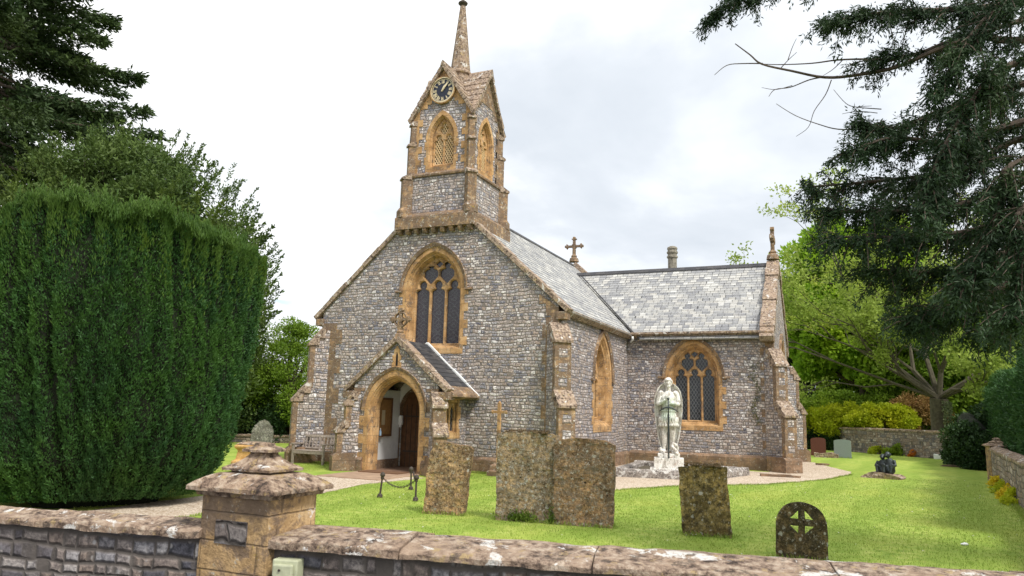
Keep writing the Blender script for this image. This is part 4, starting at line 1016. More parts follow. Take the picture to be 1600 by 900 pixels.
# ================================================================== the angel
SRZ = math.radians(12)
st = empty('angel_statue', (-4.98, 23.15, 0), rz=SRZ, label='white marble statue of a winged warrior holding a long dark sword, on a stepped base', cat='statue')
bm = nbm(); box(bm, -.56, .56, -.40, .45, 0, .30); obj('base_block', bm, M['marble'], st, bevel=.015)
bm = nbm(); box(bm, -.44, .44, -.33, .35, .30, .60); obj('base_block', bm, M['marble'], st, bevel=.015)
bm = nbm(); box(bm, -.33, .33, -.24, .27, .60, .73); obj('base_block', bm, M['marble'], st, bevel=.02)
Z0 = .73
bm = nbm()
def zz(p): return (p[0], p[1], p[2] + Z0)
def limb(pts, rad): tube(bm, [zz(p) for p in pts], rad, 10)
limb([(0, .02, 1.0), (0, .01, 1.22), (0, -.01, 1.45), (0, 0, 1.7), (0, .01, 1.86)], [.19, .165, .20, .215, .12])
blob(bm, zz((0, 0, 1.60)), (.25, .15, .25)); blob(bm, zz((-.10, -.10, 1.66)), (.11, .07, .1)); blob(bm, zz((.10, -.10, 1.66)), (.11, .07, .1))
blob(bm, zz((-.22, 0, 1.80)), .10); blob(bm, zz((.22, 0, 1.80)), .10)
limb([(0, .01, 1.82), (0, -.01, 2.0)], [.085, .07])
blob(bm, zz((0, -.02, 2.12)), (.105, .125, .15)); blob(bm, zz((0, -.10, 2.03)), (.06, .05, .05))
blob(bm, zz((0, -.145, 2.10)), (.018, .028, .04)); blob(bm, zz((0, -.128, 2.055)), (.035, .018, .012))
blob(bm, zz((-.05, -.125, 2.145)), (.032, .02, .012)); blob(bm, zz((.05, -.125, 2.145)), (.032, .02, .012))
for s in (-1, 1): blob(bm, zz((s * .108, 0, 2.10)), (.015, .025, .035))
# arms: both hands meet above the sword hilt
for s in (-1, 1):
    e = (s * .31, -.06, 1.47); w_ = (s * .09, -.255, 1.50 + (.11 if s < 0 else 0))
    limb([(s * .24, 0, 1.80), (s * .29, -.02, 1.63), e], [.085, .078, .062]); limb([e, (s * .20, -.18, 1.49 + (.03 if s < 0 else 0)), w_], [.062, .055, .040])
    h = V(w_); d = V((-s, -.25, .12)).normalized(); blob(bm, zz(h + d * .045), (.052, .032, .042))
    for k in range(4):   # fingers closing on the hilt
        a = h + d * .075 + V((0, -.018, .034 - k * .021)); L_ = (.05, .06, .055, .042)[k]
        tube(bm, [zz(a), zz(a + d * L_ * .6 + V((0, -.012, 0))), zz(a + d * L_ + V((0, .018, -.006)))], [.013, .0125, .010], 6)
    tube(bm, [zz(h + d * .02 + V((0, -.02, .035))), zz(h + d * .06 + V((0, -.045, .06))), zz(h + d * .10 + V((0, -.045, .055)))], [.015, .014, .011], 6)
# legs
for s, kx, ky in ((-1, -.13, -.05), (1, .12, -.01)):
    limb([(s * .10, .01, 1.02), (s * .115, -.01, .78), (kx, ky, .54)], [.13, .115, .080]); limb([(kx, ky, .56), (kx, ky + .045, .38), (kx * 1.05, .03, .10)], [.078, .080, .045])
    limb([(kx * 1.05, .05, .06), (kx * 1.15, -.08, .05), (kx * 1.3, -.19, .03)], [.055, .05, .035])
    for k in range(5): q = V((kx * 1.3 + (k - 2) * .02, -.19, .022)); tube(bm, [zz(q), zz(q + V(((k - 2) * .004, -.04, -.004)))], [.013, .010], 5)
remeshed('body', bm, M['marble'], st, voxel=.013, smooth=2)
bm = nbm(); r = random.Random(4)
for k in range(90):
    a = r.uniform(0, 2 * PI); e_ = r.uniform(.0, 1.45); q = V((math.cos(a) * math.cos(e_) * .112, math.sin(a) * math.cos(e_) * .125 - .01, math.sin(e_) * .145 + 2.13))
    if q.y < -.07 and q.z < 2.19: continue
    blob(bm, zz(q), r.uniform(.022, .036), seg=8, rings=6)
tube(bm, [zz((.118 * math.cos(t), .132 * math.sin(t) - .01, 2.21)) for t in [i * PI / 8 for i in range(17)]], .014, 5)
remeshed('hair', bm, M['marble'], st, voxel=.011, smooth=1)
# pleated kilt with scalloped straps, and shoulder cape edges
bm = nbm(); loops = []
for z, r0, am in ((1.27, .185, .0), (1.20, .20, .006), (1.05, .235, .015), (.86, .272, .022), (.80, .280, .024), (.80, .25, .02), (1.2, .16, 0)):
    loops.append([zz((r0 * math.cos(t) * 1.05 + am * math.cos(20 * t) * math.cos(t), (r0 * math.sin(t) * .82) + am * math.cos(20 * t) * math.sin(t), z)) for t in [2 * PI * i / 120 for i in range(120)]])
loft(bm, loops); obj('kilt', bm, M['marble'], st, smooth=True)
bm = nbm()
for k in range(22):
    t = 2 * PI * k / 22; c = V((.262 * math.cos(t) * 1.05, .262 * math.sin(t) * .82, 1.0)); blob(bm, zz(c), (.035, .035, .10), seg=8, rings=6)
for k in range(14):
    t = PI + PI * k / 13; c = V((.20 * math.cos(t), .16 * math.sin(t), 1.27)); blob(bm, zz(c), (.03, .02, .03), seg=8, rings=6)
obj('strap_skirt', bm, M['marble'], st, smooth=True)
for s in (-1, 1):
    bm = nbm(); rows = []
    Zs = np.linspace(.10, 2.12, 30)
    for z in Zs:
        t = (z - .10) / 2.02
        xo = float(np.interp(t, [0, .08, .2, .38, .58, .76, .88, .95, 1], [.19, .27, .33, .385, .425, .425, .37, .29, .15])); xi_ = .02
        rows.append([])
        for thick in (0, 1):
            for i in range(13):
                u = i / 12 if thick == 0 else 1 - i / 12
                x = xi_ + (xo - xi_) * u; y = .20 - .16 * u ** 2.2 + (.035 if thick else -.0) * (1 if u < .9 else .8)
                rim = .03 * math.exp(-((u - .95) / .07) ** 2)
                y += (-rim if not thick else rim * .3) + (.010 * math.sin(u * 26 + z * 3) if not thick else 0)
                if thick == 0: y += .008 * math.sin(z * 30 + u * 5) * (u < .9)
                rows[-1].append(zz((s * x, y, z - .12 * (1 - u) * (t > .85))))
    loft(bm, rows, caps=True); obj('wing', bm, M['marble'], st, smooth=True)
# small slain dragon curled round the feet
bm = nbm(); tube(bm, [zz(p) for p in ((-.22, .10, .05), (-.05, .16, .06), (.14, .12, .10), (.24, 0, .16), (.21, -.10, .26), (.13, -.12, .30), (.10, -.16, .20), (.20, -.22, .10), (.27, -.22, .04))], [.03, .05, .07, .075, .06, .05, .055, .06, .035], 9)
blob(bm, zz((.24, -.24, .02)), (.06, .09, .05)); blob(bm, zz((-.24, .0, .08)), (.07, .10, .09)); limb([(-.25, .0, .15), (-.20, .02, .0)], [.03, .05])
remeshed('dragon', bm, M['marble'], st, voxel=.015, smooth=1)
sd = empty('sword', (-4.98, 23.15, 0), rz=SRZ, label='long dark bronze sword with a curved crossguard held upright by the angel statue', cat='sword')
bm = nbm(); tube(bm, [(0, -.36, .60), (0, -.36, 1.9)], [.022, .030], 6); obj('blade', bm, M['bronze'], sd)
bm = nbm(); tube(bm, [(-.27, -.36, 1.98), (-.20, -.36, 2.05), (-.10, -.36, 2.095), (0, -.36, 2.11), (.10, -.36, 2.095), (.20, -.36, 2.05), (.27, -.36, 1.98)], [.014, .02, .024, .032, .024, .02, .014], 7); obj('crossguard', bm, M['bronze'], sd, smooth=True)
bm = nbm(); tube(bm, [(0, -.36, 1.9), (0, -.33, 2.12), (0, -.31, 2.34)], .02, 7); blob(bm, (0, -.31, 2.37), .035); obj('hilt', bm, M['bronze'], sd, smooth=True)
# kerbed bed round the statue
kb = empty('kerb_bed', (0, 0, 0), label='lichened white stone kerb enclosing the dark bed around the statue', cat='grave kerb')
Q = [(-6.55, 22.35), (-3.75, 22.75), (-2.95, 26.0), (-6.9, 26.9)]
M['kerb'] = cap_mat('kerb_marble', k=1.1, white=.85, sc=1.6, grey=.75)
for i in range(4):
    a, b_ = V((*Q[i], 0)), V((*Q[(i + 1) % 4], 0)); d = (b_ - a).normalized(); n_ = V((-d.y, d.x, 0)); bm = nbm(); a = a + d * .002 * i
    loft(bm, [[a.lerp(b_, q) + n_ * t + V((0, 0, z + .002 * i)) for t, z in ((0, -.05), (0, .16), (.07, .25), (.26, .25), (.30, .20), (.30, -.05))] for q in [k / 24 for k in range(25)]], caps=True); roughen(bm, .012, 6.)
    obj('kerb_stone', bm, M['kerb'], kb)
bm = nbm(); f = bm.faces.new([bm.verts.new((x, y, .10)) for x, y in ((-6.35, 22.6), (-3.95, 23.0), (-3.25, 25.8), (-6.65, 26.6))]); obj('bed_soil', bm, plain_mat('bed_chippings', (.10, .085, .06), rough=1, var=.5, scale=25., bump=.5), kb)
for loc, sz, rz_, lb in (((-2.15, 26.05), (.95, .22, .07), .25, 'flat broken stone lying on the gravel in front of the right-hand church buttress'), ((-1.65, 26.1), (.5, .2, .05), -.1, 'smaller flat stone lying beside the broken one at the buttress foot'), ((-.95, 33.9), (.5, .25, .06), .3, 'flat stone at the foot of the farther transept buttress')):
    bm = nbm(); box(bm, -sz[0] / 2, sz[0] / 2, -sz[1] / 2, sz[1] / 2, 0, sz[2]); bmesh.ops.subdivide_edges(bm, edges=bm.edges, cuts=3, use_grid_fill=True); roughen(bm, .03, 6., loc[0])
    o = obj('flat_stone', bm, M['plinth']); o.location = (*loc, .01); o.rotation_euler = (0, 0, rz_); tag(o, lb, 'stone')
# ================================================================== dark bronze pair on a rock
sc = empty('bronze_sculpture', (1.18, 28.15, .16), rz=math.radians(-20), label='dark bronze sculpture of two small figures sitting huddled together on a flat rock', cat='sculpture')
bm = nbm()
def fig(x, s, flip):
    f = flip
    blob(bm, (x, 0, .08 * s), (.15 * s, .14 * s, .11 * s))
    tube(bm, [(x, .02, .08 * s), (x + .01 * f, .05, .25 * s), (x - .02 * f, .03, .42 * s)], [.14 * s, .135 * s, .09 * s], 10)
    blob(bm, (x - .03 * f, -.02, .53 * s), (.078 * s, .09 * s, .095 * s)); blob(bm, (x - .05 * f, -.10 * s, .51 * s), (.03, .04, .03))
    for e in (-1, 1): blob(bm, (x - .03 * f + e * .08 * s, -.0, .54 * s), (.02, .02, .03))
    for k in (-1, 1):   # drawn-up knees and arms round them
        tube(bm, [(x + k * .09 * s, 0, .08 * s), (x + k * .11 * s, -.19 * s, .26 * s), (x + k * .09 * s, -.22 * s, .03)], [.07 * s, .055 * s, .04 * s], 8)
        tube(bm, [(x + k * .12 * s, .02, .38 * s), (x + k * .18 * s, -.06, .24 * s), (x + k * .06 * s, -.22 * s, .24 * s)], [.05 * s, .042 * s, .032 * s], 8)
fig(.08, 1.02, 1); fig(-.13, .90, -1)
tube(bm, [(.02, .10, .38), (-.12, .14, .34), (-.26, .08, .30)], [.045, .04, .03], 8)
remeshed('figures', bm, M['bronze'], sc, voxel=.014, smooth=2)
sc.scale = (1.12, 1.12, 1.12)
rk = [(-.62, -.03), (-.5, .10), (-.3, .16), (.1, .14), (.45, .10), (.62, .02), (.60, -.05), (-.60, -.05)]
bm = nbm(); slab(bm, Fr((0, 0, 0), (1, 0, 0)), rk, [], .32, -.32); bmesh.ops.triangulate(bm, faces=bm.faces)
for _ in range(2): bmesh.ops.subdivide_edges(bm, edges=[e for e in bm.edges if e.calc_length() > .15], cuts=1); bmesh.ops.triangulate(bm, faces=bm.faces)
roughen(bm, .07, 3.5); o = obj('flat_rock', bm, M['ham_cap']); o.location = (1.05, 28.15, .03); o.rotation_euler = (0, 0, math.radians(-15)); tag(o, 'flat pale rock on the lawn under the bronze figures', 'rock')

# ================================================================== boundary walls
def wall_run(name, a, b_, zt, t0, t1, label, mat, capmat, lip=.05, ridge=.07, seg=.62, z0=-.2, group=None, seed=1, parent=None, capth=.05):
    """wall from a to b (x,y); t0/t1 = near and far faces measured left of travel; weathered coping stones as one part"""
    root = empty(name, (0, 0, 0), label=label, cat='wall', group=group)
    a, b_ = V((*a, 0)), V((*b_, 0)); d = (b_ - a).normalized(); n_ = V((-d.y, d.x, 0)); L_ = (b_ - a).length
    bm = nbm(); loft(bm, [[p + n_ * t + V((0, 0, z)) for t, z in ((t0, z0), (t0, zt), (t1, zt), (t1, z0))] for p in (a, b_)], caps=True); obj('masonry', bm, mat, root)
    bm = nbm(); r = random.Random(seed); s = 0.; m = (t0 + t1) / 2
    while s < L_ - .01:
        e = min(s + seg * r.uniform(.75, 1.3), L_); j = r.uniform(-.006, .008); k = r.uniform(-.010, .010)
        n = max(3, int((e - s) / .05)); n = min(n, 24)
        sec = ((t0 - lip + k, zt - .012), (t0 - lip + k, zt + capth * .55 + j), (t0 - lip * .6, zt + capth + j), ((t0 + m) / 2, zt + capth + (ridge) * .5 + j), (m, zt + capth + ridge + j), ((t1 + m) / 2, zt + capth + ridge * .5 + j), (t1 + lip, zt + capth * .7 + j), (t1 + lip, zt - .012))
        st_ = s + .004; en = e - .004
        loft(bm, [[a + d * (st_ + (en - st_) * i / n) + n_ * t + V((0, 0, z)) for t, z in sec] for i in range(n + 1)], caps=True); s = e
    roughen(bm, .010, 7., seed); roughen(bm, .005, 25., seed + 5)
    obj('coping_stones', bm, capmat, root, weld=False, recalc=True, smooth=False)
    return root
def pier(x, y, hx, hy, zc, label, k=1., rz=0., group=None, panel=True):
    root = empty('gate_pier', (x, y, 0), rz=rz, label=label, cat='pier', group=group)
    bm = nbm(); box(bm, -hx * .78, hx * .78, -hy * .78, hy * .78, -.2, zc); bmesh.ops.subdivide_edges(bm, edges=bm.edges, cuts=6, use_grid_fill=True); roughen(bm, .008, 8.)
    obj('shaft', bm, M['ham_pier'], root, bevel=.012, weld=False)
    def tier(name, prof):
        bm = nbm(); loops = []
        for f, z in prof:
            lp = []
            for (x0, y0), (x1, y1) in (((-1, -1), (1, -1)), ((1, -1), (1, 1)), ((1, 1), (-1, 1)), ((-1, 1), (-1, -1))):
                for i in range(8): t = i / 8; lp.append(V(((x0 + (x1 - x0) * t) * hx * f, (y0 + (y1 - y0) * t) * hy * f, zc + z * k)))
            loops.append(lp)
        loft(bm, loops, caps=True); bmesh.ops.triangulate(bm, faces=[f for f in bm.faces if len(f.verts) > 4]); roughen(bm, .004, 12.); return obj(name, bm, M['pier_cap'], root, weld=False)
    tier('cap_stone', [(.85, -.03), (.88, 0), (1.0, .0), (1.0, .022), (.9, .045), (.75, .072), (.6, .092), (.43, .100), (.2, .102)])
    tier('cap_stone', [(.42, .085), (.425, .106), (.55, .108), (.56, .122), (.46, .140), (.36, .155), (.26, .178), (.20, .20), (.19, .212), (.1, .213)])
    tier('cap_stone', [(.17, .195), (.175, .214), (.30, .216), (.305, .230), (.22, .244), (.15, .252), (.13, .268), (.02, .27)])
    if panel:
        bm = nbm(); box(bm, -hx * .38, hx * .34, -hy * .78 - .006, -hy * .78 + .02, zc - .29, zc - .16); pass
        obj('flint_panel', bm, M['flint_dark'], root)
    return root
M['ham_pier'] = ham_mat('gate_pier_stone', cols=((.27, .18, .09), (.41, .285, .15), (.50, .38, .24)), age=.48, joints=(.5, .16), lichen=.45, white=.1, bump=.6)
M['flint_near'] = flint_mat('near_wall_flint', w=.13, h=.075, seed=31., bright=.60, warp=.022)
def capmat(name, **k): return ham_mat(name, cols=((.25, .165, .105), (.38, .265, .175), (.50, .38, .27)), age=.36, joints=None, lichen=.42, white=.40, bump=.9, **k)
M['pier_cap'] = cap_mat('pier_cap_stone', k=1.05, white=.6, sc=1.2, grey=.25)
M['near_cap'] = cap_mat('near_coping', k=1.05, white=.7, sc=1.2, grey=.32)
dirw = V((1, .15, 0)).normalized()
def wl(s): return (-3.2 + dirw.x * s, 3.62 + dirw.y * s)
wall_run('boundary_wall', (-12., 1.84), (-3.42, 3.335), 1.132, .05, .33, 'dark flint churchyard wall with brown coping, left of the gate pier', M['flint_near'], M['near_cap'], seed=3, seg=.9, capth=.035, ridge=.033, lip=.05)
wall_run('boundary_wall', (-2.97, 3.375), (7.0, 5.30), 1.122, .05, .55, 'churchyard wall with cracked lichen-spotted coping, right of the gate pier', M['flint_near'], M['near_cap'], seed=8, seg=.9, capth=.035, ridge=.033, lip=.05)
pier(-3.2, 3.57, .32, .27, 1.40, 'golden stone gate pier with a three-tiered lichened cap in the foreground')
mb = empty('meter_box', (-2.83, 3.42, .85), rz=math.atan(.21), label='pale green plastic box fixed to the wall beside the gate pier', cat='meter box')
M['box_green'] = plain_mat('pale_green_plastic', (.42, .44, .30), rough=.5, var=.15, scale=20., bump=.1)
boxo('back_plate', (-.075, .075, -.05, .03, -.1, .215), M['box_green'], mb, bevel=.008)
boxo('lid', (-.060, .058, -.075, -.05, -.09, .195), M['box_green'], mb, bevel=.01)
bm = nbm(); tube(bm, [(-.015, -.078, .165), (-.015, -.083, .165)], .007, 8); obj('screw', bm, M['iron'], mb)
bm = nbm()
for i in range(9): box(bm, -.045, .045, -.079, -.0755, .02 + i * .013, .026 + i * .013)
obj('vent', bm, M['box_green'], mb)
wall_run('side_wall', (2.75, 10.), (4.50, 29.35), 1.02, -.16, .16, 'grey stone side wall on the right, nearer the camera than the brown pillar', M['flint_far'], M['coping'], seed=5, seg=1., capth=.08, ridge=.05, lip=.04)
wall_run('side_wall', (4.66, 30.05), (6.9, 41.8), 1.02, -.16, .16, 'stretch of side wall beyond the brown pillar, half buried in dark ivy', M['flint_far'], M['coping'], seed=6, seg=1., capth=.08, ridge=.05, lip=.04)
pier(4.58, 29.7, .36, .36, 1.14, 'brown stone pillar with stepped cap in the right-hand side wall', k=1.05, rz=.1, panel=False)
wall_run('end_wall', (-6., 57.0), (6.9, 42.0), 1.32, -.2, .2, 'brown rubble wall with pale flat coping at the far right end of the lawn', M['flint_far'], M['ham_cap'], seed=7, seg=1.2, capth=.10, ridge=.02, lip=.05)
wall_run('low_wall', (-34., 25.2), (-19.5, 33.2), .30, -.2, .2, 'low pale stone wall far left, beyond the lawn', M['flint_far'], M['ham_cap'], seed=9, seg=1.2, capth=.08, ridge=.02, lip=.04)
tag(boxo('white_block', (4.05, 4.62, 44.2, 44.5, 0, .26), M['plaster'], bevel=.03), 'small white block on the grass at the foot of the old tree', 'block')
wr = empty('wreath', (6.15, 42.62, 1.22), rz=.85, label='small round red and white wreath on the far wall right of the old tree', cat='wreath')
bm = nbm(); fw_ = Fr((0, -.05, 0), (1, 0, 0)); ringp(bm, fw_, .12, .28, .08, -.02, 20); obj('ring', bm, plain_mat('red_petals', (.45, .03, .02), var=.4), wr); bm = nbm(); disc(bm, fw_, .10, .09, .0, 16); obj('centre', bm, M['plaster'], wr)

# ================================================================== ground
def grass_mat():
    b = NB('lawn'); x, y, z = b.sep(b.pos)
    n1 = b.noise(.35, 4., .6); n2 = b.noise(3.5, 5., .7); n3 = b.noise(45., 4., .8)
    c = b.ramp(n2, [(.36, (.20, .30, .05)), (.5, (.285, .38, .07)), (.64, (.39, .45, .12))])
    c = b.mix(b.mth('MULTIPLY', b.step(n1, .45, .65), .5), c, (.37, .42, .085))
    # mowing bands running away from the gate
    wv = b.noise(.25, 2.); t = b.mth('ADD', b.mth('ADD', x, b.mth('MULTIPLY', y, -.13)), b.mth('MULTIPLY', wv, 1.2))
    st_ = b.mth('SINE', b.mth('MULTIPLY', t, 3.6)); c = b.mix(b.mth('MULTIPLY', b.step(st_, -.5, .6), .55), c, (.20, .30, .045))
    c = b.mix(.6, c, b.ramp(n3, [(.3, (.75, .78, .7)), (.6, (1.2, 1.18, 1.15))]), 'MULTIPLY')
    return b.finish(c, rough=.85, bump=b.mth('ADD', n3, b.mth('MULTIPLY', n2, .6)), bstr=.6, bdist=.03, spec=.15)
M['lawn'] = grass_mat()
def sheet(name, pts, z, mat, kind='structure', sub=0, thick=None):
    bm = nbm(); tr = tessellate_polygon([[V((x, y, 0)) for x, y in pts]]); vs = [bm.verts.new((x, y, z)) for x, y in pts]
    for t in tr: bm.faces.new([vs[i] for i in t])
    bmesh.ops.recalc_face_normals(bm, faces=bm.faces)
    for f in bm.faces:
        if f.normal.z < 0: f.normal_flip()
    o = obj(name, bm, mat, recalc=False); return tag(o, kind=kind)
bm = nbm(); box(bm, -400, 400, 3.45, 500, -.5, 0)
gl = obj('lawn', bm, M['lawn']); tag(gl, kind='structure')
M['asphalt'] = plain_mat('asphalt', (.055, .055, .056), rough=.9, var=.25, scale=40., bump=.5)
bm = nbm(); box(bm, -400, 400, -300, 3.445, -.55, -.05); tag(obj('road', bm, M['asphalt']), kind='structure')
def gravel():
    b = NB('pinkish_gravel'); v = b.vor(42., out='Color'); d = b.vor(42.); h, s_, _ = b.sep(v)
    c = b.ramp(h, [(0, (.28, .21, .15)), (.4, (.47, .375, .28)), (.7, (.60, .51, .40)), (1, (.72, .65, .56))])
    c = b.mix(b.mth('MULTIPLY', b.step(b.noise(1.2, 4.), .5, .7), .35), c, (.33, .235, .16))
    return b.finish(c, rough=.95, bump=b.mth('SUBTRACT', 1., d), bstr=.6, bdist=.02, spec=.15)
M['gravel'] = gravel()
def wob(pts, amp=.07, step=.35, seed=1):
    r = random.Random(seed); out = []; n = len(pts)
    for i in range(n):
        a, b_ = V(pts[i]), V(pts[(i + 1) % n]); k = max(1, int((b_ - a).length / step))
        for j in range(k): p = a.lerp(b_, j / k); out.append((p.x + r.uniform(-amp, amp), p.y + r.uniform(-amp, amp)))
    return out
path1 = wob([(-10.55, 4.6), (-10.0, 9.0), (-10.25, 11.5), (-10.5, 13.6), (-10.9, 15.6), (-10.75, 17.3), (-10.6, 18.2), (-13.2, 18.3), (-13.3, 16.6), (-12.6, 14.2), (-12.1, 12.0), (-12.0, 9.2), (-12.3, 4.6)], .05, .3)
path2 = wob([(-7.4, 19.2), (-5.3, 18.5), (-4.33, 20.4), (-2.1, 22.9), (-.65, 25.8), (.0, 28.6), (.1, 30.5), (-.56, 32.5), (-1.3, 35.5), (-2.5, 36.6), (-2.5, 28), (-8.3, 28), (-8.3, 20.6)], .06, .4, 2)
gp = sheet('path', path1, .006, M['gravel']); gp2 = sheet('gravel', path2, .006, M['gravel'])
bm = nbm(); 
tag(boxo('doorstep', (-13.15, -11.15, 16.75, 18.96, -.02, .03), plain_mat('worn_slab', (.34, .235, .16), rough=.9, var=.25, scale=3., bump=.3), bevel=.01), kind='structure')
# floor inside the porch
tag(boxo('porch_floor', (PX - PW + .3, PX + PW - .3, 18.96, YF, -.02, .034), plain_mat('tile_floor', (.20, .12, .08), var=.3)), kind='structure')
# worn earth under the yew and along the wall foot
M['earth'] = plain_mat('earth', (.09, .065, .035), rough=1, var=.4, scale=12., bump=.4)
# ---- grass blades near the camera and along every edge
def inside(px_, py_, poly):
    x = np.array([p[0] for p in poly]); y = np.array([p[1] for p in poly]); c = np.zeros(len(px_), bool); j = len(poly) - 1
    for i in range(len(poly)):
        m = ((y[i] > py_) != (y[j] > py_)) & (px_ < (x[j] - x[i]) * (py_ - y[i]) / (y[j] - y[i] + 1e-12) + x[i]); c ^= m; j = i
    return c
def blades(n, xr, yr, L, W, mat, name='grass', power=1.):
    X_ = rng.uniform(xr[0], xr[1], n); Y_ = yr[0] + (yr[1] - yr[0]) * rng.uniform(0, 1, n) ** power
    k = (X_ < .20 * Y_ + .5) & (X_ > -1.35 * Y_) & ~inside(X_, Y_, path1) & ~inside(X_, Y_, path2) & ~((X_ > XL) & (X_ < XR) & (Y_ > YF)) & ~((X_ > -14.2) & (X_ < -10.2) & (Y_ > 16.7)) & ~inside(X_, Y_, Q)
    k &= rng.uniform(0, 1, len(X_)) < np.clip((yr[1] - Y_) / 12., 0, 1)
    X_, Y_ = X_[k], Y_[k]; n = len(X_); P = np.column_stack([X_, Y_, np.zeros(n)]); D = unit(np.column_stack([rng.normal(0, .55, n), rng.normal(0, .55, n), np.ones(n)]))
    s = rng.uniform(.6, 1.3, n); o = cards(name, P, D, L * s, W, mat); return tag(o, kind='stuff', cat='grass')
def blade_mat():
    b = NB('grass_blades'); ri = b.geo.outputs['Random Per Island']; x, y, z = b.sep(b.pos)
    c = b.ramp(ri, [(0, (.21, .32, .05)), (.5, (.29, .39, .07)), (.85, (.37, .44, .11)), (1, (.54, .52, .24))])
    wv = b.noise(.25, 2.); t = b.mth('ADD', b.mth('ADD', x, b.mth('MULTIPLY', y, -.13)), b.mth('MULTIPLY', wv, 1.2))
    st_ = b.mth('SINE', b.mth('MULTIPLY', t, 3.6)); c = b.mix(b.mth('MULTIPLY', b.step(st_, -.5, .6), .55), c, (.20, .30, .045))
    n1 = b.noise(.35, 4., .6); c = b.mix(b.mth('MULTIPLY', b.step(n1, .45, .65), .4), c, (.37, .42, .085))
    def ex(s, sh):
        tr = s.n('ShaderNodeBsdfTranslucent'); s.put(tr.inputs[0], c); mx = s.n('ShaderNodeMixShader'); mx.inputs[0].default_value = .35
        s.t.links.new(sh, mx.inputs[1]); s.t.links.new(tr.outputs[0], mx.inputs[2]); return mx.outputs[0]
    return b.finish(c, rough=.7, spec=.2, extra=ex)
M['blade'] = blade_mat()
g = blades(300000, (-17, 5), (4.3, 30), .034, .010, M['blade'], power=.85); g['label'] = 'short bright mown grass of the churchyard lawn'
# longer grass along edges, stone feet and walls
def edge_grass(segs, n_per_m, L=.07, spread=.05):
    Ps = []
    for (x0, y0), (x1, y1) in segs:
        l = math.hypot(x1 - x0, y1 - y0); n = int(n_per_m * l); t = rng.uniform(0, 1, n)
        Ps.append(np.column_stack([x0 + (x1 - x0) * t + rng.normal(0, spread, n), y0 + (y1 - y0) * t + rng.normal(0, spread, n), np.zeros(n)]))
    P = np.vstack(Ps); n = len(P); D = unit(np.column_stack([rng.normal(0, .4, n), rng.normal(0, .4, n), np.ones(n)]))
    return cards('grass_fringe', P, D, rng.uniform(.4, 1.2, n) * L, .012, M['blade'])
def loopseg(p): return [(p[i], p[(i + 1) % len(p)]) for i in range(len(p))]
sg = [((-7.2, 12.25), (-6.3, 12.35)), ((-5.75, 12.28), (-4.6, 12.4)), ((-4.65, 12.37), (-3.6, 12.5)), ((-2.5, 12.45), (-1.7, 12.55)), ((-1., 11.15), (-.25, 11.15)), ((2.6, 12), (4.4, 29.2)), ((4.5, 30), (6.6, 41)), ((-16.4, 20.5), (-14., 20.5)), ((-10.4, 20.6), (-8, 20.6)), ((-.6, 41), (.2, 41)), ((-13.9, 18.6), (-13.9, 20.6))]
e = edge_grass([(a, b_) for a, b_ in sg], 500, L=.09, spread=.06); tag(e, 'longer grass left unmown round the stones and wall feet', 'grass', kind='stuff')
e = edge_grass([s_ for s_ in loopseg(path1)[:22]] + [s_ for s_ in loopseg(path2)[:34]], 260, L=.05, spread=.035); e.name = 'grass_edge'; tag(e, 'ragged grass edge along the gravel', 'grass', kind='stuff')

# small things on the lawn
for (mx_, my_, sx_, lb) in ((4.6 - .55, 37.6, .42, 'left one of two low brown molehills on the lawn near the old tree'), (4.95, 37.4, .30, 'right one of two low brown molehills on the lawn near the old tree')):
    bm = nbm(); blob(bm, (mx_, my_, 0), (sx_, sx_ * .6, .07), seg=20, rings=12); roughen(bm, .05, 7., mx_); tag(obj('molehill', bm, M['earth'], weld=False), lb, 'molehill', 'molehills by the old tree')
bm = nbm(); blob(bm, (1.62, 13.95, .02), (.06, .035, .02), seg=10, rings=6); roughen(bm, .015, 30.); tag(obj('paper_scrap', bm, M['plaster'], weld=False), 'tiny white scrap lying on the open lawn at the right', 'scrap')
n_ = 420; Xd = rng.uniform(-11, 4.5, n_); Yd = rng.uniform(6, 30, n_); k_ = (Xd < .2 * Yd) & ~inside(Xd, Yd, path1) & ~inside(Xd, Yd, path2) & ~((Xd < XR + .3) & (Yd > 16.5)); Xd, Yd = Xd[k_], Yd[k_]
dz = np.tile(unit(np.array([[.1, -.3, 1.]])), (len(Xd), 1)); rr_ = rng.normal(size=(len(Xd), 3)) * np.array([1, 1, .3])
tag(cards('lawn_specks', np.column_stack([Xd, Yd, np.full(len(Xd), .03)]), unit(rr_), rng.uniform(.018, .035, len(Xd)), .02, M['marble'], N=dz), 'scattered daisies and clover heads in the lawn', 'daisies', kind='stuff')
# ================================================================== vegetation
CAMF = 1159.7; CP, CA, CR_ = math.radians(9.35), math.radians(24.132), math.radians(1.521)
_fw = V((-math.sin(CA) * math.cos(CP), math.cos(CA) * math.cos(CP), math.sin(CP))); _rt = V((math.cos(CA), math.sin(CA), 0)); _up = _rt.cross(_fw)
def at(px, py, y):
    """the point at depth y seen at photo pixel (px, py): used only to place the limbs of trees"""
    X_, Y_ = px - 800, py - 450; u = X_ * math.cos(CR_) + Y_ * math.sin(CR_); w = -X_ * math.sin(CR_) + Y_ * math.cos(CR_)
    d = _fw + _rt * (u / CAMF) - _up * (w / CAMF); return V((0, 0, 1.9)) + d * (y / d.y)
M['bark'] = plain_mat('brown_bark', (.085, .065, .048), rough=.95, var=.45, scale=9., bump=.8)
M['bark_grey'] = plain_mat('lichened_grey_bark', (.085, .075, .05), rough=.95, var=.4, scale=7., bump=.8)
M['leaf_yew'] = leaf_mat('clipped_yew_leaves', (.022, .066, .024), (.060, .145, .034), hue=(1.35, 1.2, .8), scale=1.6, trans=.2)
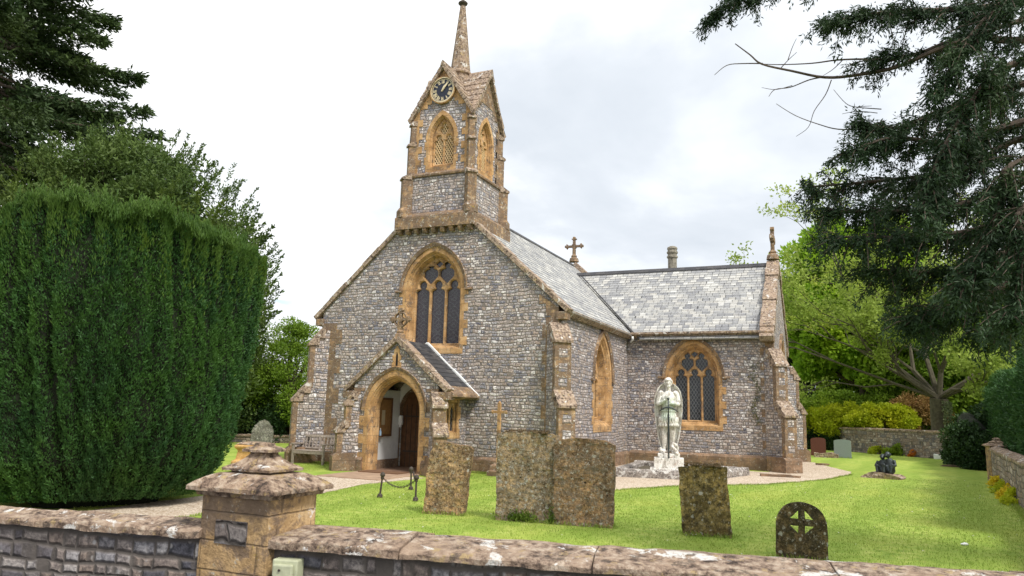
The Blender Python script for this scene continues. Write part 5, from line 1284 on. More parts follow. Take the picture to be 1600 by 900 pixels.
M['leaf_yewtip'] = leaf_mat('fresh_yew_tips', (.045, .105, .02), (.10, .175, .03), scale=1.5, trans=.3)
M['leaf_fir'] = leaf_mat('dark_fir_needles', (.022, .050, .018), (.060, .095, .030), hue=(1.3, 1.2, .8), scale=.35, trans=.15)
M['leaf_dome'] = leaf_mat('olive_evergreen_leaves', (.040, .080, .018), (.110, .165, .036), scale=.4, trans=.2)
M['leaf_near'] = leaf_mat('blue_green_needles', (.010, .026, .012), (.038, .075, .028), hue=(1.5, 1.1, .5), scale=.9, trans=.15)
M['leaf_lime'] = leaf_mat('bright_lime_leaves', (.13, .27, .018), (.36, .53, .045), scale=.5, trans=.4)
M['leaf_mid'] = leaf_mat('fresh_green_leaves', (.075, .16, .016), (.24, .36, .035), scale=.4, trans=.35)
M['leaf_cherry'] = leaf_mat('sparse_yellow_green_leaves', (.17, .26, .035), (.36, .45, .09), scale=.5, trans=.4)
M['leaf_dark'] = leaf_mat('dark_wood_leaves', (.015, .030, .008), (.045, .075, .018), scale=.25, trans=.1)
M['leaf_ivy'] = leaf_mat('dark_ivy_leaves', (.012, .035, .010), (.035, .075, .020), scale=.8, trans=.1)
M['leaf_gold'] = leaf_mat('golden_green_leaves', (.24, .33, .01), (.52, .56, .03), scale=.7, trans=.4)
M['leaf_red'] = leaf_mat('reddish_leaves', (.22, .10, .04), (.36, .25, .09), scale=.8, trans=.3)
M['leaf_hedge'] = leaf_mat('conifer_hedge_leaves', (.022, .065, .020), (.055, .13, .035), scale=.5, trans=.2)
M['core'] = plain_mat('inner_twigs', (.012, .016, .008), rough=1, var=.4, scale=4., bump=0)  # near-black colour standing for the shade deep inside foliage
M['petal'] = leaf_mat('yellow_petals', (.55, .42, .02), (.75, .62, .04), scale=3, trans=.3)
M['petal_red'] = leaf_mat('red_orange_petals', (.5, .10, .02), (.6, .25, .03), scale=3, trans=.3)

def pts_ball(n): v = unit(rng.normal(size=(n, 3))); return v * rng.uniform(0, 1, (n, 1)) ** (1 / 3)
def clump_leaves(centres, radii, per, outward=.6, up=.2, flat=.75, thick=.5):
    """leaves round each clump centre, denser towards the clump's skin"""
    k = len(centres); C = np.repeat(centres, per, axis=0); R = np.repeat(radii, per)[:, None]
    n = len(C); d = unit(rng.normal(size=(n, 3))); rr = 1 - thick * rng.uniform(0, 1, (n, 1)) ** 1.6
    off = d * rr * R; off[:, 2] *= flat
    return C + off, unit(d * outward + rng.normal(size=(n, 3)) * .6 + np.array([0, 0, up]))
def bush(name, loc, rad, n_cl, r_cl, per, L, W, mat, label, cat='bush', group=None, stems=True, core=True, squash=.35, shell=.75, stemmat='bark', seed=0, flat=.8):
    """rad = (rx, ry, rz) of a half-buried dome of leaf clumps on stems"""
    x, y, z = loc; rx, ry, rz_ = rad; root = empty(name, (0, 0, 0), label=label, cat=cat, group=group)
    d = unit(rng.normal(size=(n_cl, 3))); d[:, 2] = np.abs(d[:, 2]) * 1.0 - squash * rng.uniform(0, 1, n_cl)
    rr = rng.uniform(shell, 1.0, (n_cl, 1)); c = d * rr * np.array([rx, ry, rz_]) + np.array([x, y, z]); c[:, 2] = np.maximum(c[:, 2], r_cl * .5)
    P, D = clump_leaves(c, rng.uniform(.6, 1.25, n_cl) * r_cl, per, flat=flat)
    P[:, 2] = np.maximum(P[:, 2], .02)
    cards('foliage', P, D, rng.uniform(.6, 1.3, len(P)) * L, rng.uniform(.7, 1.2, len(P)) * W, mat, root)
    if stems:
        bm = nbm(); r = random.Random(seed + n_cl)
        for k in range(min(14, n_cl)):
            q = V(c[k]); b0 = V((x + r.uniform(-.3, .3) * rx * .5, y + r.uniform(-.3, .3) * ry * .5, 0)); m = b0.lerp(q, .5) + V((r.uniform(-.2, .2) * rx, 0, .1)); tube(bm, [b0, m, q], [.03 + .012 * rz_, .02 + .008 * rz_, .01], 5)
        obj('stems', bm, M[stemmat], root)
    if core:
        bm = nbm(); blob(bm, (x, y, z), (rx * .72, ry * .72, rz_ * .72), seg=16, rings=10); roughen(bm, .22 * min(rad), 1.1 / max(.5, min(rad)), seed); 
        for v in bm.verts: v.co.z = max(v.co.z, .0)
        obj('inner_shade', bm, M['core'], root).name = 'inner_branches'  # solid dark core added behind the leaves to stop light
    return root
# ---- Irish yew, clipped into a fluted drum
def irish_yew(loc, R, H, label, n, shoulder=(0, 0), nf=46, seed=0, lean=0.):
    x0, y0 = loc; root = empty('clipped_yew', (x0, y0, 0), label=label, cat='yew', group=None)
    ph = rng.uniform(0, 2 * PI, 6)
    def flut(th, z):
        f = .5 * np.abs(np.sin(th * nf / 2 + 1.3 * np.sin(th * 3 + ph[0]) + z * .22 + .5 * np.sin(z * 1.9 + th * 4))) + .5 * np.abs(np.sin(th * nf * .31 + ph[1] + z * .5 + .7 * np.sin(z * 1.1 + th * 9))) 
        return f
    def top(th, rr):   # top height: falls off towards one side in rounded steps
        side = np.cos(th - shoulder[0]) * rr
        return H - shoulder[1] * np.clip((side - .12) * 2.2, 0, 1) ** 1.2 - .32 * np.clip(-side, 0, 1) ** 4 + .05 * np.sin(th * 7 + ph[2]) + .05 * np.sin(th * 13 + ph[3])
    def prof(t):      # radius over height fraction
        return np.interp(t, [0, .05, .16, .31, .55, .75, .9, 1.0], [.56, .66, .82, .93, 1.0, 1.0, .995, .985])
    def surf(th, t, k=1.):
        z = t * top(th, 1.); f = flut(th, z); r = R * prof(t) * (1 - .12 * (1 - f)) * k + .12 * np.sin(th * 2 + ph[4]) + .08 * np.sin(z * 1.3 + th * 3 + ph[5])
        return np.column_stack([r * np.cos(th), r * np.sin(th), z])
    # side foliage
    th = rng.uniform(0, 2 * PI, n); t = rng.uniform(0.03, 1.0, n) 
    P = surf(th, t); dep = rng.exponential(.045, n); out = np.column_stack([np.cos(th), np.sin(th), np.zeros(n)])
    lump = np.sin(th * 47 + t * 31) * np.sin(t * 63 + th * 19)
    P -= out * (dep - .055 * lump)[:, None]
    D = unit(out * rng.uniform(.15, .9, (n, 1)) + rng.normal(size=(n, 3)) * .38 + np.array([0, 0, .75]))
    Ls = rng.uniform(.04, .085, n)
    # thin and bare places where the dark core shows
    bare_ = (np.sin(th * 5.3 + ph[1] * 3) * np.sin(t * 9.1 + th * 2.2 + ph[2]) + rng.normal(0, .18, n)) > .93
    P, D, Ls = P[~bare_], D[~bare_], Ls[~bare_]
    cards('foliage', P, D, Ls, rng.uniform(.014, .028, len(P)), M['leaf_yew'], root)
    # paler tips along the crests of the flutes and over the crown
    n2 = n // 12; th = rng.uniform(0, 2 * PI, n2 * 3); t = 1 - rng.exponential(.055, n2 * 3); t = np.clip(t, .05, 1); f = flut(th, t * H); keep = (f + rng.normal(0, .15, len(f)) > .62) ; th, t = th[keep][:n2], t[keep][:n2]
    P = surf(th, t); out = np.column_stack([np.cos(th), np.sin(th), np.zeros(len(th))]); P += out * .02
    D = unit(out * .35 + rng.normal(size=P.shape) * .22 + np.array([0, 0, 1.]))
    cards('pale_shoots', P, D, rng.uniform(.05, .13, len(P)), .02, M['leaf_yewtip'], root)
    # crown: upright sprigs
    m = n // 4; th = rng.uniform(0, 2 * PI, m); rr = np.sqrt(rng.uniform(0, 1, m)); f = flut(th, H)
    sprig = .12 * np.abs(np.sin(rr * 23 + th * 5)) * np.abs(np.sin(th * 17 + rr * 9))
    P = np.column_stack([R * rr * .98 * np.cos(th), R * rr * .98 * np.sin(th), top(th, rr) + .04 * (1 - rr ** 2) + sprig * 2.2 - .12 + rng.normal(0, .05, m)])
    D = unit(rng.normal(size=(m, 3)) * .25 + np.array([0, 0, 1.]))
    cards('crown_sprigs', P, D, rng.uniform(.05, .12, m), .018, M['leaf_yewtip'], root)
    q = 260; th = rng.uniform(0, 2 * PI, q); rr = np.where(rng.uniform(0, 1, q) < .6, rng.uniform(.85, 1.0, q), rng.uniform(0, 1, q)); base = np.column_stack([R * rr * np.cos(th), R * rr * np.sin(th), top(th, rr) + .1 * (1 - rr ** 2)])
    hh = rng.uniform(.08, .42, q); k = 34; tt = np.tile(np.linspace(0, 1, k), q); B = np.repeat(base, k, axis=0); Hh = np.repeat(hh, k)
    P = B + np.column_stack([rng.normal(0, .022, q * k) * (1.2 - tt), rng.normal(0, .022, q * k) * (1.2 - tt), tt * Hh - .05]); D = unit(rng.normal(size=(q * k, 3)) * .3 + np.array([0, 0, 1.]))
    cards('top_shoots', P, D, rng.uniform(.05, .10, q * k), .018, M['leaf_yewtip'], root)
    # solid dark core added to block light, in place of packed twigs
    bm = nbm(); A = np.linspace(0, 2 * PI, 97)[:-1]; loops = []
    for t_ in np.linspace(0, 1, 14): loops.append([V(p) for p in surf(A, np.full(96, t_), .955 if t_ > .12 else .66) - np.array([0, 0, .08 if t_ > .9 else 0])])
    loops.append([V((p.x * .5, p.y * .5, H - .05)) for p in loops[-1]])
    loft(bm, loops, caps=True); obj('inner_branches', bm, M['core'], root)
    bm = nbm(); 
    for k in range(7): a = k * .9; tube(bm, [(.25 * math.cos(a), .25 * math.sin(a), -.1), (.5 * math.cos(a), .5 * math.sin(a), 1.0)], [.12, .09], 7)
    obj('trunk', bm, M['bark'], root)
    return root
irish_yew((-12.95, 10.0), 2.55, 5.14, 'huge dark green clipped yew with fluted sides, left of the gate pier', 300000, shoulder=(math.radians(204), 1.3))
irish_yew((-17.9, 8.6), 1.75, 4.9, 'second clipped yew cut by the left edge of the picture', 60000, nf=30)
# ---- limbs for trees
def grow_limbs(bm, start, targets, r0, bend=.25, seed=0, seg=6, sag=0., tip=.012, pts=None):
    r = random.Random(seed)
    for t in targets:
        t = V(t); s = V(start); m1 = s.lerp(t, .33) + V((r.uniform(-1, 1), r.uniform(-1, 1), r.uniform(-.2, 1))) * bend * (t - s).length * .3; m2 = s.lerp(t, .68) + V((r.uniform(-1, 1), r.uniform(-1, 1), r.uniform(-.5, .8) - sag)) * bend * (t - s).length * .3
        rr = r0 * r.uniform(.6, 1.1); tube(bm, [s, m1, m2, t], [rr, rr * .7, rr * .4, tip], seg)
        if pts is not None: pts += [m1, m2, t]
def tree(name, loc, trunk, crown_c, crown_r, n_cl, r_cl, per, L, W, mat, label, bark='bark', group=None, seed=0, shell=.45, n_limb=22, lower=-.7, flat=.7, cat='tree', lean=(0, 0), inner=0, squeeze=None):
    x, y = loc; h, r0 = trunk; root = empty(name, (0, 0, 0), label=label, cat=cat, group=group); r = random.Random(seed)
    d = unit(rng.normal(size=(n_cl, 3))); d[:, 2] = np.where(d[:, 2] < lower, -d[:, 2], d[:, 2]); rr = rng.uniform(shell, 1, (n_cl, 1))
    c = d * rr * np.array(crown_r) + np.array([x + crown_c[0], y + crown_c[1], crown_c[2]])
    P, D = clump_leaves(c, rng.uniform(.5, 1.3, n_cl) * r_cl, per, flat=flat)
    P[:, 2] = np.maximum(P[:, 2], .05)
    cards('crown', P, D, rng.uniform(.6, 1.3, len(P)) * L, rng.uniform(.7, 1.2, len(P)) * W, mat, root)
    bm = nbm(); top = V((x + lean[0], y + lean[1], h)); tube(bm, [(x, y, -.2), (x, y, .15), V((x, y, 0)).lerp(top, .5) + V((.03 * h, 0, 0)), top], [r0 * 1.5, r0 * 1.1, r0 * .9, r0 * .75], 10)
    grow_limbs(bm, top, [c[k] for k in range(min(n_limb, n_cl))], r0 * .45, seed=seed)
    obj('trunk', bm, M[bark], root)
    return root
# ---- tall fir at the top left
def fir(loc, H, R, label, n_br, mat, seed=0, card=(.30, .10), zmin=2., per=420, group=None, drop=.25):
    x, y = loc; root = empty('fir_tree', (0, 0, 0), label=label, cat='tree', group=group); r = random.Random(seed)
    bm = nbm(); tube(bm, [(x, y, -.2), (x, y, H * .5), (x, y, H)], [.6, .35, .04], 9); Ps = []; Ds = []
    for k in range(n_br):
        z = zmin + (H - zmin) * (k / n_br) ** .9 + r.uniform(-.5, .5); a = r.uniform(0, 2 * PI); Lb = R * (1 - (z / H) ** 1.5) * r.uniform(.65, 1.12) + .5
        e = V((x + math.cos(a) * Lb, y + math.sin(a) * Lb, z - Lb * drop + r.uniform(0, .15) * Lb)); s = V((x, y, z + .1)); m = s.lerp(e, .5) + V((0, 0, -.04 * Lb)); tube(bm, [s, m, e], [.10, .05, .015], 5)
        nsp = int(per * Lb / R) + 30; t = rng.uniform(.12, 1.0, nsp) ** .8; c = np.outer(1 - t, np.array(s)) + np.outer(t, np.array(e)) - np.outer(t * (1 - t) * .16 * Lb, np.array([0, 0, 1.]))
        wdt = .30 * Lb * (1.08 - t) + .15; side = rng.uniform(-1, 1, nsp); tang = np.array([-math.sin(a), math.cos(a), 0]); rad_ = np.array([math.cos(a), math.sin(a), 0])
        c += np.outer(side * wdt, tang) + np.outer(np.abs(side) * wdt * .5, rad_) + np.column_stack([np.zeros(nsp), np.zeros(nsp), -np.abs(side) * wdt * .22 + rng.normal(0, .07, nsp)])
        Ps.append(c); Ds.append(unit(np.outer(side, tang) * .8 + rad_ * .9 + rng.normal(size=(nsp, 3)) * .35 + np.array([0, 0, -.15])))
    P = np.vstack(Ps); D = np.vstack(Ds); P = np.repeat(P, 3, axis=0) + rng.normal(0, .07, (len(P) * 3, 3)); D = unit(np.repeat(D, 3, axis=0) + rng.normal(size=(len(P), 3)) * .4)
    cards('foliage', P, D, rng.uniform(.6, 1.3, len(P)) * card[0], card[1], mat, root); obj('trunk', bm, M['bark'], root); return root
fir((-42.0, 22.5), 38., 12.0, 'tall dark fir with drooping layered branches at the top left, behind the clipped yew', 280, M['leaf_fir'], seed=3, card=(.36, .11), per=520, zmin=1.5, drop=.16)
fir((-52, 30), 26., 8.0, 'dark fir farther left, mostly hidden behind the tall one', 60, M['leaf_fir'], seed=4, per=250)
# ---- broad evergreen with feathery upward shoots behind the yew
ev = tree('evergreen_tree', (-32.7, 24.5), (3.2, .5), (0, 0, 6.2), (8.7, 5.2, 8.0), 420, 1.15, 380, .26, .10, M['leaf_dome'], 'broad olive-green evergreen with feathery shoots sloping down behind the clipped yew', lower=-.95, shell=.72, seed=5)
Ps = []; Ds = []
for k in range(420):
    a = rng.uniform(0, 2 * PI); e_ = math.asin(rng.uniform(-.35, 1)); d = np.array([math.cos(a) * math.cos(e_), math.sin(a) * math.cos(e_), math.sin(e_)])
    b0 = np.array([-32.7, 24.5, 6.2]) + d * np.array([9.0, 5.5, 8.3]); dr = unit(d * np.array([1, 1, .3]) * .8 + np.array([0, 0, .75]) + rng.normal(size=3) * .2); ln = rng.uniform(.5, 1.3); n_ = 70; t = rng.uniform(-.4, 1, n_)
    Ps.append(b0 + np.outer(t * ln, dr) + rng.normal(0, .07, (n_, 3)) * (1.15 - t)[:, None]); Ds.append(unit(dr + rng.normal(size=(n_, 3)) * .55))
cards('feathery_shoots', np.vstack(Ps), np.vstack(Ds), .18, .07, M['leaf_dome'], ev)
bm = nbm(); blob(bm, (-33, 25.2, 5.0), (6.8, 3.4, 6.2)); roughen(bm, 1.2, .4); obj('inner_branches', bm, M['core'], ev)  # dark blob added inside the crown to block light
# greenery filling the far left gap
tree('broadleaf_tree', (-26.5, 31.), (2.5, .3), (0, 0, 3.3), (3.4, 2.5, 2.9), 90, .75, 420, .13, .07, M['leaf_mid'], 'light green leafy tree in the gap left of the church', seed=8, lower=-.9)
tree('broadleaf_tree', (-29.3, 30.), (2.5, .3), (0, 0, 2.6), (3.0, 2.5, 3.0), 90, .8, 420, .14, .07, M['leaf_dome'], 'dull green tree just right of the clipped yew, over the low wall', seed=9, lower=-.95)
bush('laurel_bush', (-23.8, 33.5, 1.2), (4.2, 2.0, 2.6), 90, .6, 330, .14, .08, M['leaf_mid'], 'glossy green bushes behind the low wall beside the church', seed=3)
bush('laurel_bush', (-30.0, 30.5, .8), (5.5, 1.8, 1.9), 90, .6, 330, .14, .08, M['leaf_ivy'], 'dark shaded bushes under the trees behind the low wall', seed=4)
# ---- right-hand background
tree('dark_tree', (-1.0, 61.), (5, .6), (0, 0, 7.5), (7.0, 4.5, 7.2), 170, 1.7, 430, .30, .16, M['leaf_dark'], 'large dark tree behind the lime-green tree, right of the church', group=None, seed=11, lower=-.98, shell=.6)
tree('dark_tree', (10.5, 60.), (5, .6), (0, 0, 7.0), (8.0, 4.5, 7.2), 170, 1.8, 430, .30, .16, M['leaf_dark'], 'large dark tree behind the old bare-limbed tree', seed=12, lower=-.98, shell=.6)
tree('dark_tree', (20.5, 55.), (5, .6), (0, 0, 7.0), (7.0, 4.5, 7.5), 120, 1.9, 380, .32, .17, M['leaf_dark'], 'dark tree at the far right behind the hedge', seed=13, lower=-.98, shell=.6)
tree('lime_tree', (1.2, 54.5), (4, .4), (0, 0, 9.2), (4.9, 3.2, 6.2), 210, 1.15, 620, .34, .22, M['leaf_lime'], 'bright lime-green broadleaf tree rising right of the transept cross', seed=14, shell=.55, lower=-.85)
tree('green_tree', (6.5, 53.5), (4, .4), (0, 0, 6.0), (5.0, 3., 4.6), 150, 1.1, 450, .32, .19, M['leaf_mid'], 'mid green tree behind the end wall', seed=15, shell=.55, lower=-.9)
tree('green_tree', (12.5, 46.), (3, .4), (0, 0, 4.6), (4.2, 3.5, 4.0), 130, 1.0, 400, .18, .10, M['leaf_mid'], 'mid green tree at the right beyond the side wall', seed=16, shell=.5, lower=-.9)
bush('laurel_hedge', (-.6, 52.2, 1.5), (3.1, 1.3, 2.2), 110, .55, 330, .20, .10, M['leaf_mid'], 'rounded pale green bush beside the far church buttress', seed=5)
bush('golden_shrub', (-.4, 50.9, 1.5), (2.6, .9, 1.35), 90, .42, 300, .17, .085, M['leaf_gold'], 'long yellow-green shrub spilling over dark hedge stems near the red headstone', seed=6, squash=.6, core=False)
bush('ivy_hedge', (-.9, 50.8, .2), (2.7, .7, 1.5), 70, .45, 330, .13, .07, M['leaf_ivy'], 'dark ivy hedge below the yellow-green shrub', seed=7)
bush('golden_shrub', (2.05, 49.6, 1.85), (1.9, .8, .95), 60, .40, 300, .17, .085, M['leaf_gold'], 'bright golden shrub sitting above the far end wall', seed=8, squash=.3, core=False)
bush('red_leaved_shrub', (3.6, 50.4, 1.8), (1.9, 1.0, 1.7), 50, .45, 260, .17, .08, M['leaf_red'], 'reddish bronze shrub behind the end wall', seed=9, core=False)
bush('ivy_bush', (5.0, 38.2, .9), (.9, 2.6, 1.9), 90, .45, 420, .13, .08, M['leaf_ivy'], 'dark ivy mound where the side wall meets the lawn', seed=10, squash=1.0)
bush('ivy_bush', (6.0, 41.0, .9), (1.1, 1.4, 1.7), 60, .5, 420, .13, .08, M['leaf_ivy'], 'smaller dark ivy mound below the wreath', seed=11, squash=1.0)
bush('yellow_flowers', (1.75, 47.6, .0), (.62, .45, .48), 22, .18, 130, .09, .06, M['leaf_gold'], 'low yellow flowering plant at the foot of the end wall', seed=12, core=False)
bush('green_plant', (2.65, 46.9, .0), (.75, .4, .62), 20, .2, 90, .22, .10, M['leaf_mid'], 'broad-leaved green plant between the yellow and red flowers', seed=13, core=False)
bush('red_flowers', (3.35, 46.0, .0), (.30, .25, .40), 10, .13, 90, .10, .07, M['petal_red'], 'red and orange flowers at the foot of the end wall', seed=14, core=False)
# old cherry: thick trunk, crooked bare limbs, thin leaves
ct = empty('old_tree', (0, 0, 0), label='old crooked tree with thick ivy-clad trunk, bare twigs and thin yellow-green leaves', cat='tree')
bm = nbm(); X0, Y0 = 4.45, 45.4; F_ = V((4.55, 45.3, 3.1))
tube(bm, [(X0, Y0, -.2), (X0, Y0, .15), (X0 - .04, Y0, .7), (X0 + .05, Y0, 1.4), (X0 + .02, Y0, 2.2), F_], [.80, .56, .44, .40, .38, .44], 12)
tips = []
def sub(bm, s, t, r0, depth, r):
    L_ = (t - s).length; m = s.lerp(t, .5) + V((r.uniform(-1, 1), r.uniform(-1, 1), r.uniform(-.6, 1))) * L_ * .14
    tube(bm, [s, m, t], [r0, r0 * .75, r0 * .5], 6 if depth > 1 else 4)
    if depth == 0: tips.append((m, t)); return
    for k in range(3 if depth > 1 else 4):
        b0 = m if k == 0 else t; d = (t - s).normalized() + V((r.uniform(-1, 1), r.uniform(-1, 1), r.uniform(-.55, .75))) * .75
        sub(bm, b0, b0 + d.normalized() * L_ * r.uniform(.55, .85), r0 * .5, depth - 1, r)
r = random.Random(21)
for tx, ty, tz_, rr in ((2.7, 44.4, 4.4, .18), (1.3, 44.0, 5.4, .10), (3.4, 46.4, 6.4, .16), (5.3, 44.4, 6.2, .17), (6.8, 45.4, 4.9, .20), (7.6, 44.6, 4.2, .12), (.6, 45.5, 6.6, .11), (4.6, 47, 7.0, .15), (-.4, 44.6, 5.0, .10), (6.2, 43.4, 3.4, .10)):
    sub(bm, F_, V((tx, ty, tz_)), rr, 3, r)
obj('trunk', bm, M['bark_grey'], ct)
C = np.array([list(t) for m, t in tips] + [list(m) for m, t in tips]); P, D = clump_leaves(C, rng.uniform(.3, .7, len(C)), 46, thick=.9)
cards('crown', P, D, rng.uniform(.12, .24, len(P)), .11, M['leaf_cherry'], ct)
n_ = 1500; a = rng.uniform(-1.2, .3, n_); z_ = rng.uniform(0, 2.9, n_); P = np.column_stack([X0 + .6 * np.cos(a), Y0 + .6 * np.sin(a), z_]); cards('ivy', P, unit(rng.normal(size=(n_, 3)) + np.array([0, -.5, .1])), .13, .09, leaf_mat('pale_ivy_leaves', (.10, .14, .06), (.22, .26, .14), scale=2.), ct)
# ---- conifer hedge beyond the side wall
hg = empty('conifer_hedge', (0, 0, 0), label='tall soft conifer hedge behind the side wall at the right edge', cat='hedge')
n_ = 150000; yy = rng.uniform(15, 40, n_); hh = 3.35 + .25 * np.sin(yy * 1.7) + .2 * np.sin(yy * .6); u = rng.uniform(0, 1, n_); xw = 3.35 + (yy - 15) * .094 + .35
side = u < .62; zf = np.where(side, rng.uniform(.05, 1, n_) ** .9 * hh, hh + rng.normal(0, .05, n_)); xf = np.where(side, xw + rng.normal(0, .1, n_) + .12 * np.sin(yy * 5 + zf * 2), xw + rng.uniform(0, 1.6, n_))
cards('foliage', np.column_stack([xf, yy, zf]), unit(rng.normal(size=(n_, 3)) * .6 + np.array([-.35, -.25, .55])), rng.uniform(.07, .2, n_), .045, M['leaf_hedge'], hg)
bm = nbm(); loft(bm, [[(3.35 + (y_ - 15) * .094 + .45, y_, 0), (3.35 + (y_ - 15) * .094 + .45, y_, 3.2), (3.35 + (y_ - 15) * .094 + 2.0, y_, 3.2), (3.35 + (y_ - 15) * .094 + 2.0, y_, 0)] for y_ in (15, 40)], caps=True); obj('inner_branches', bm, M['core'], hg)  # dark block added inside the hedge to keep light out
for i, (fx, fy_) in enumerate(((4.12, 26.6), (3.95, 24.6), (3.78, 22.9), (3.65, 21.4))):
    bush('yellow_flowers', (fx, fy_, .0), (.28, .5, .42), 16, .13, 110, .07, .045, M['petal'] if i % 2 == 0 else M['leaf_gold'], ['yellow flower clump nearest the brown pillar, at the foot of the side wall', 'second yellow-green clump from the brown pillar along the side wall', 'third yellow clump from the brown pillar along the side wall', 'yellow-green clump at the very edge of the picture by the side wall'][i], seed=20 + i, core=False)
bush('laurel_bush', (7.6, 39.5, 1.4), (1.8, 2.6, 2.4), 90, .6, 330, .17, .09, M['leaf_mid'], 'loose mid green bush behind the side wall, above the dark ivy', seed=31)
bush('laurel_bush', (3.6, 52.0, 1.6), (3.6, 1.2, 2.6), 110, .6, 330, .19, .10, M['leaf_mid'], 'fresh green bushes filling the space behind the end wall', seed=32)
# ---- near yew-like conifer whose branches hang in from the right
nt = empty('near_conifer', (0, 0, 0), label='dark blue-green conifer hanging in from the upper right, close to the camera', cat='tree')
bm = nbm(); TX0, TY0_ = 5.4, 11.5; tube(bm, [(TX0, TY0_, -.2), (TX0, TY0_, 4.), (TX0 + .1, TY0_, 9.), (TX0, TY0_, 14.)], [.55, .45, .3, .12], 12)
r = random.Random(5); anchors = []
def bough(path, r0, leafy=(.15, 1.), dens=1., twig=.75, droop=.5, y_twigs=True):
    """path of points; side twigs with hanging sprays from fraction leafy[0] to leafy[1]"""
    pts = [V(p) for p in path]; n = len(pts)
    # smooth
    Pn = []
    for i in range(n - 1):
        for k in range(5):
            t = k / 5; a = pts[max(i - 1, 0)]; b_ = pts[i]; c = pts[i + 1]; d = pts[min(i + 2, n - 1)]
            Pn.append(.5 * ((2 * b_) + (c - a) * t + (2 * a - 5 * b_ + 4 * c - d) * t * t + (3 * b_ - a - 3 * c + d) * t ** 3))
    Pn.append(pts[-1]); m = len(Pn); tube(bm, Pn, [r0 * (1 - .9 * i / (m - 1)) + .006 for i in range(m)], 7)
    Ln = sum((Pn[i + 1] - Pn[i]).length for i in range(m - 1)); nt_ = int(Ln * 9 * dens)
    for k in range(nt_):
        t = leafy[0] + (leafy[1] - leafy[0]) * (k + r.random()) / nt_; q = t * (m - 1); i = min(int(q), m - 2); p = Pn[i].lerp(Pn[i + 1], q - i); d = (Pn[i + 1] - Pn[i]).normalized()
        s = V((r.uniform(-.7, .7), r.uniform(-1, 1), r.uniform(-.9, .45))); tl = twig * r.uniform(.45, 1.2) * (1.15 - .6 * t)
        e = p + (d * .6 + s).normalized() * tl + V((0, 0, -droop * tl * .3)); mid = p.lerp(e, .5) + V((0, 0, .08 * tl)); tube(bm, [p, mid, e], [.010, .007, .003], 4); anchors.append((p, mid, e))
A_ = at
boughs = [
 ([(TX0, TY0_, 8.6), A_(1600, -60, 11), A_(1400, -90, 10.4), A_(1250, -45, 10), A_(1110, 22, 9.8)], .10, (.35, 1.), 1.2, .5),
 ([(TX0, TY0_, 8.0), A_(1600, 0, 10.6), A_(1480, 15, 10.2), A_(1380, 20, 9.8), A_(1290, 35, 9.6)], .10, (.2, 1.), 1.3, .55),
 ([(TX0, TY0_, 7.2), A_(1620, 60, 11), A_(1520, 55, 10.6), A_(1430, 85, 10.4), A_(1350, 95, 10.2)], .10, (.15, 1.), 1.0, .6),
 ([(TX0, TY0_, 6.8), A_(1600, 130, 11), A_(1480, 170, 10.6), A_(1400, 200, 10.4), A_(1345, 190, 10.3)], .09, (.15, 1.), 1.2, .6),
 ([(TX0, TY0_, 6.4), A_(1600, 190, 10.6), A_(1500, 225, 10.2), A_(1400, 215, 10.), A_(1330, 235, 9.8)], .09, (.15, 1.), 1.2, .6),
 ([(TX0, TY0_, 5.9), A_(1620, 210, 11.6), A_(1520, 260, 11.2), A_(1400, 280, 11), A_(1262, 292, 10.8)], .09, (.15, 1.), 1.5, .75),
 ([(TX0, TY0_, 5.4), A_(1620, 280, 11), A_(1500, 320, 10.6), A_(1400, 330, 10.3), A_(1290, 330, 10.2)], .09, (.1, 1.), 1.5, .8),
 ([(TX0, TY0_, 5.0), A_(1620, 330, 10.4), A_(1520, 360, 10.), A_(1420, 370, 9.8), A_(1310, 370, 9.6)], .08, (.1, 1.), 1.5, .8),
 ([(TX0, TY0_, 4.7), A_(1620, 380, 11), A_(1520, 420, 10.6), A_(1440, 425, 10.2), A_(1360, 420, 10)], .08, (.1, 1.), 1.4, .75),
 ([(TX0, TY0_, 4.3), A_(1620, 430, 10.6), A_(1540, 470, 10.2), A_(1470, 480, 10), A_(1420, 500, 9.8)], .07, (.1, 1.), 1.4, .6),
 ([(TX0, TY0_, 3.9), A_(1640, 480, 10.2), A_(1580, 510, 10), A_(1520, 515, 9.8)], .06, (.1, 1.), .7, .4),
 ([(TX0, TY0_, 7.6), A_(1610, 90, 9.6), A_(1540, 130, 9.2), A_(1470, 240, 9.), A_(1440, 330, 8.9)], .07, (.2, 1.), 1.3, .55),
 ([(TX0, TY0_, 6.2), A_(1620, 240, 9.6), A_(1570, 300, 9.4), A_(1540, 400, 9.2), A_(1500, 440, 9.)], .06, (.2, 1.), 1.2, .6),
 ([(TX0, TY0_, 5.6), A_(1640, 300, 9.2), A_(1600, 380, 9.), A_(1590, 450, 8.9), A_(1575, 490, 8.8)], .06, (.1, 1.), 1.0, .6),
 ([(TX0, TY0_, 8.8), A_(1640, -30, 9.6), A_(1560, 10, 9.4), A_(1500, 80, 9.2), A_(1470, 140, 9.)], .07, (.1, 1.), 1.2, .6),
 ([(TX0, TY0_, 6.6), A_(1640, 140, 12), A_(1560, 160, 12), A_(1500, 250, 12), A_(1400, 300, 12)], .07, (.1, 1.), 1.5, .8),
 ([(TX0, TY0_, 4.9), A_(1640, 350, 12), A_(1560, 400, 12), A_(1500, 450, 12), A_(1450, 520, 12)], .07, (.1, 1.), 1.4, .7),
]
for pth, r0, lf, dn, tw_ in boughs: bough(pth, r0 * .62, lf, dn, tw_)
n_leafy = len(anchors)
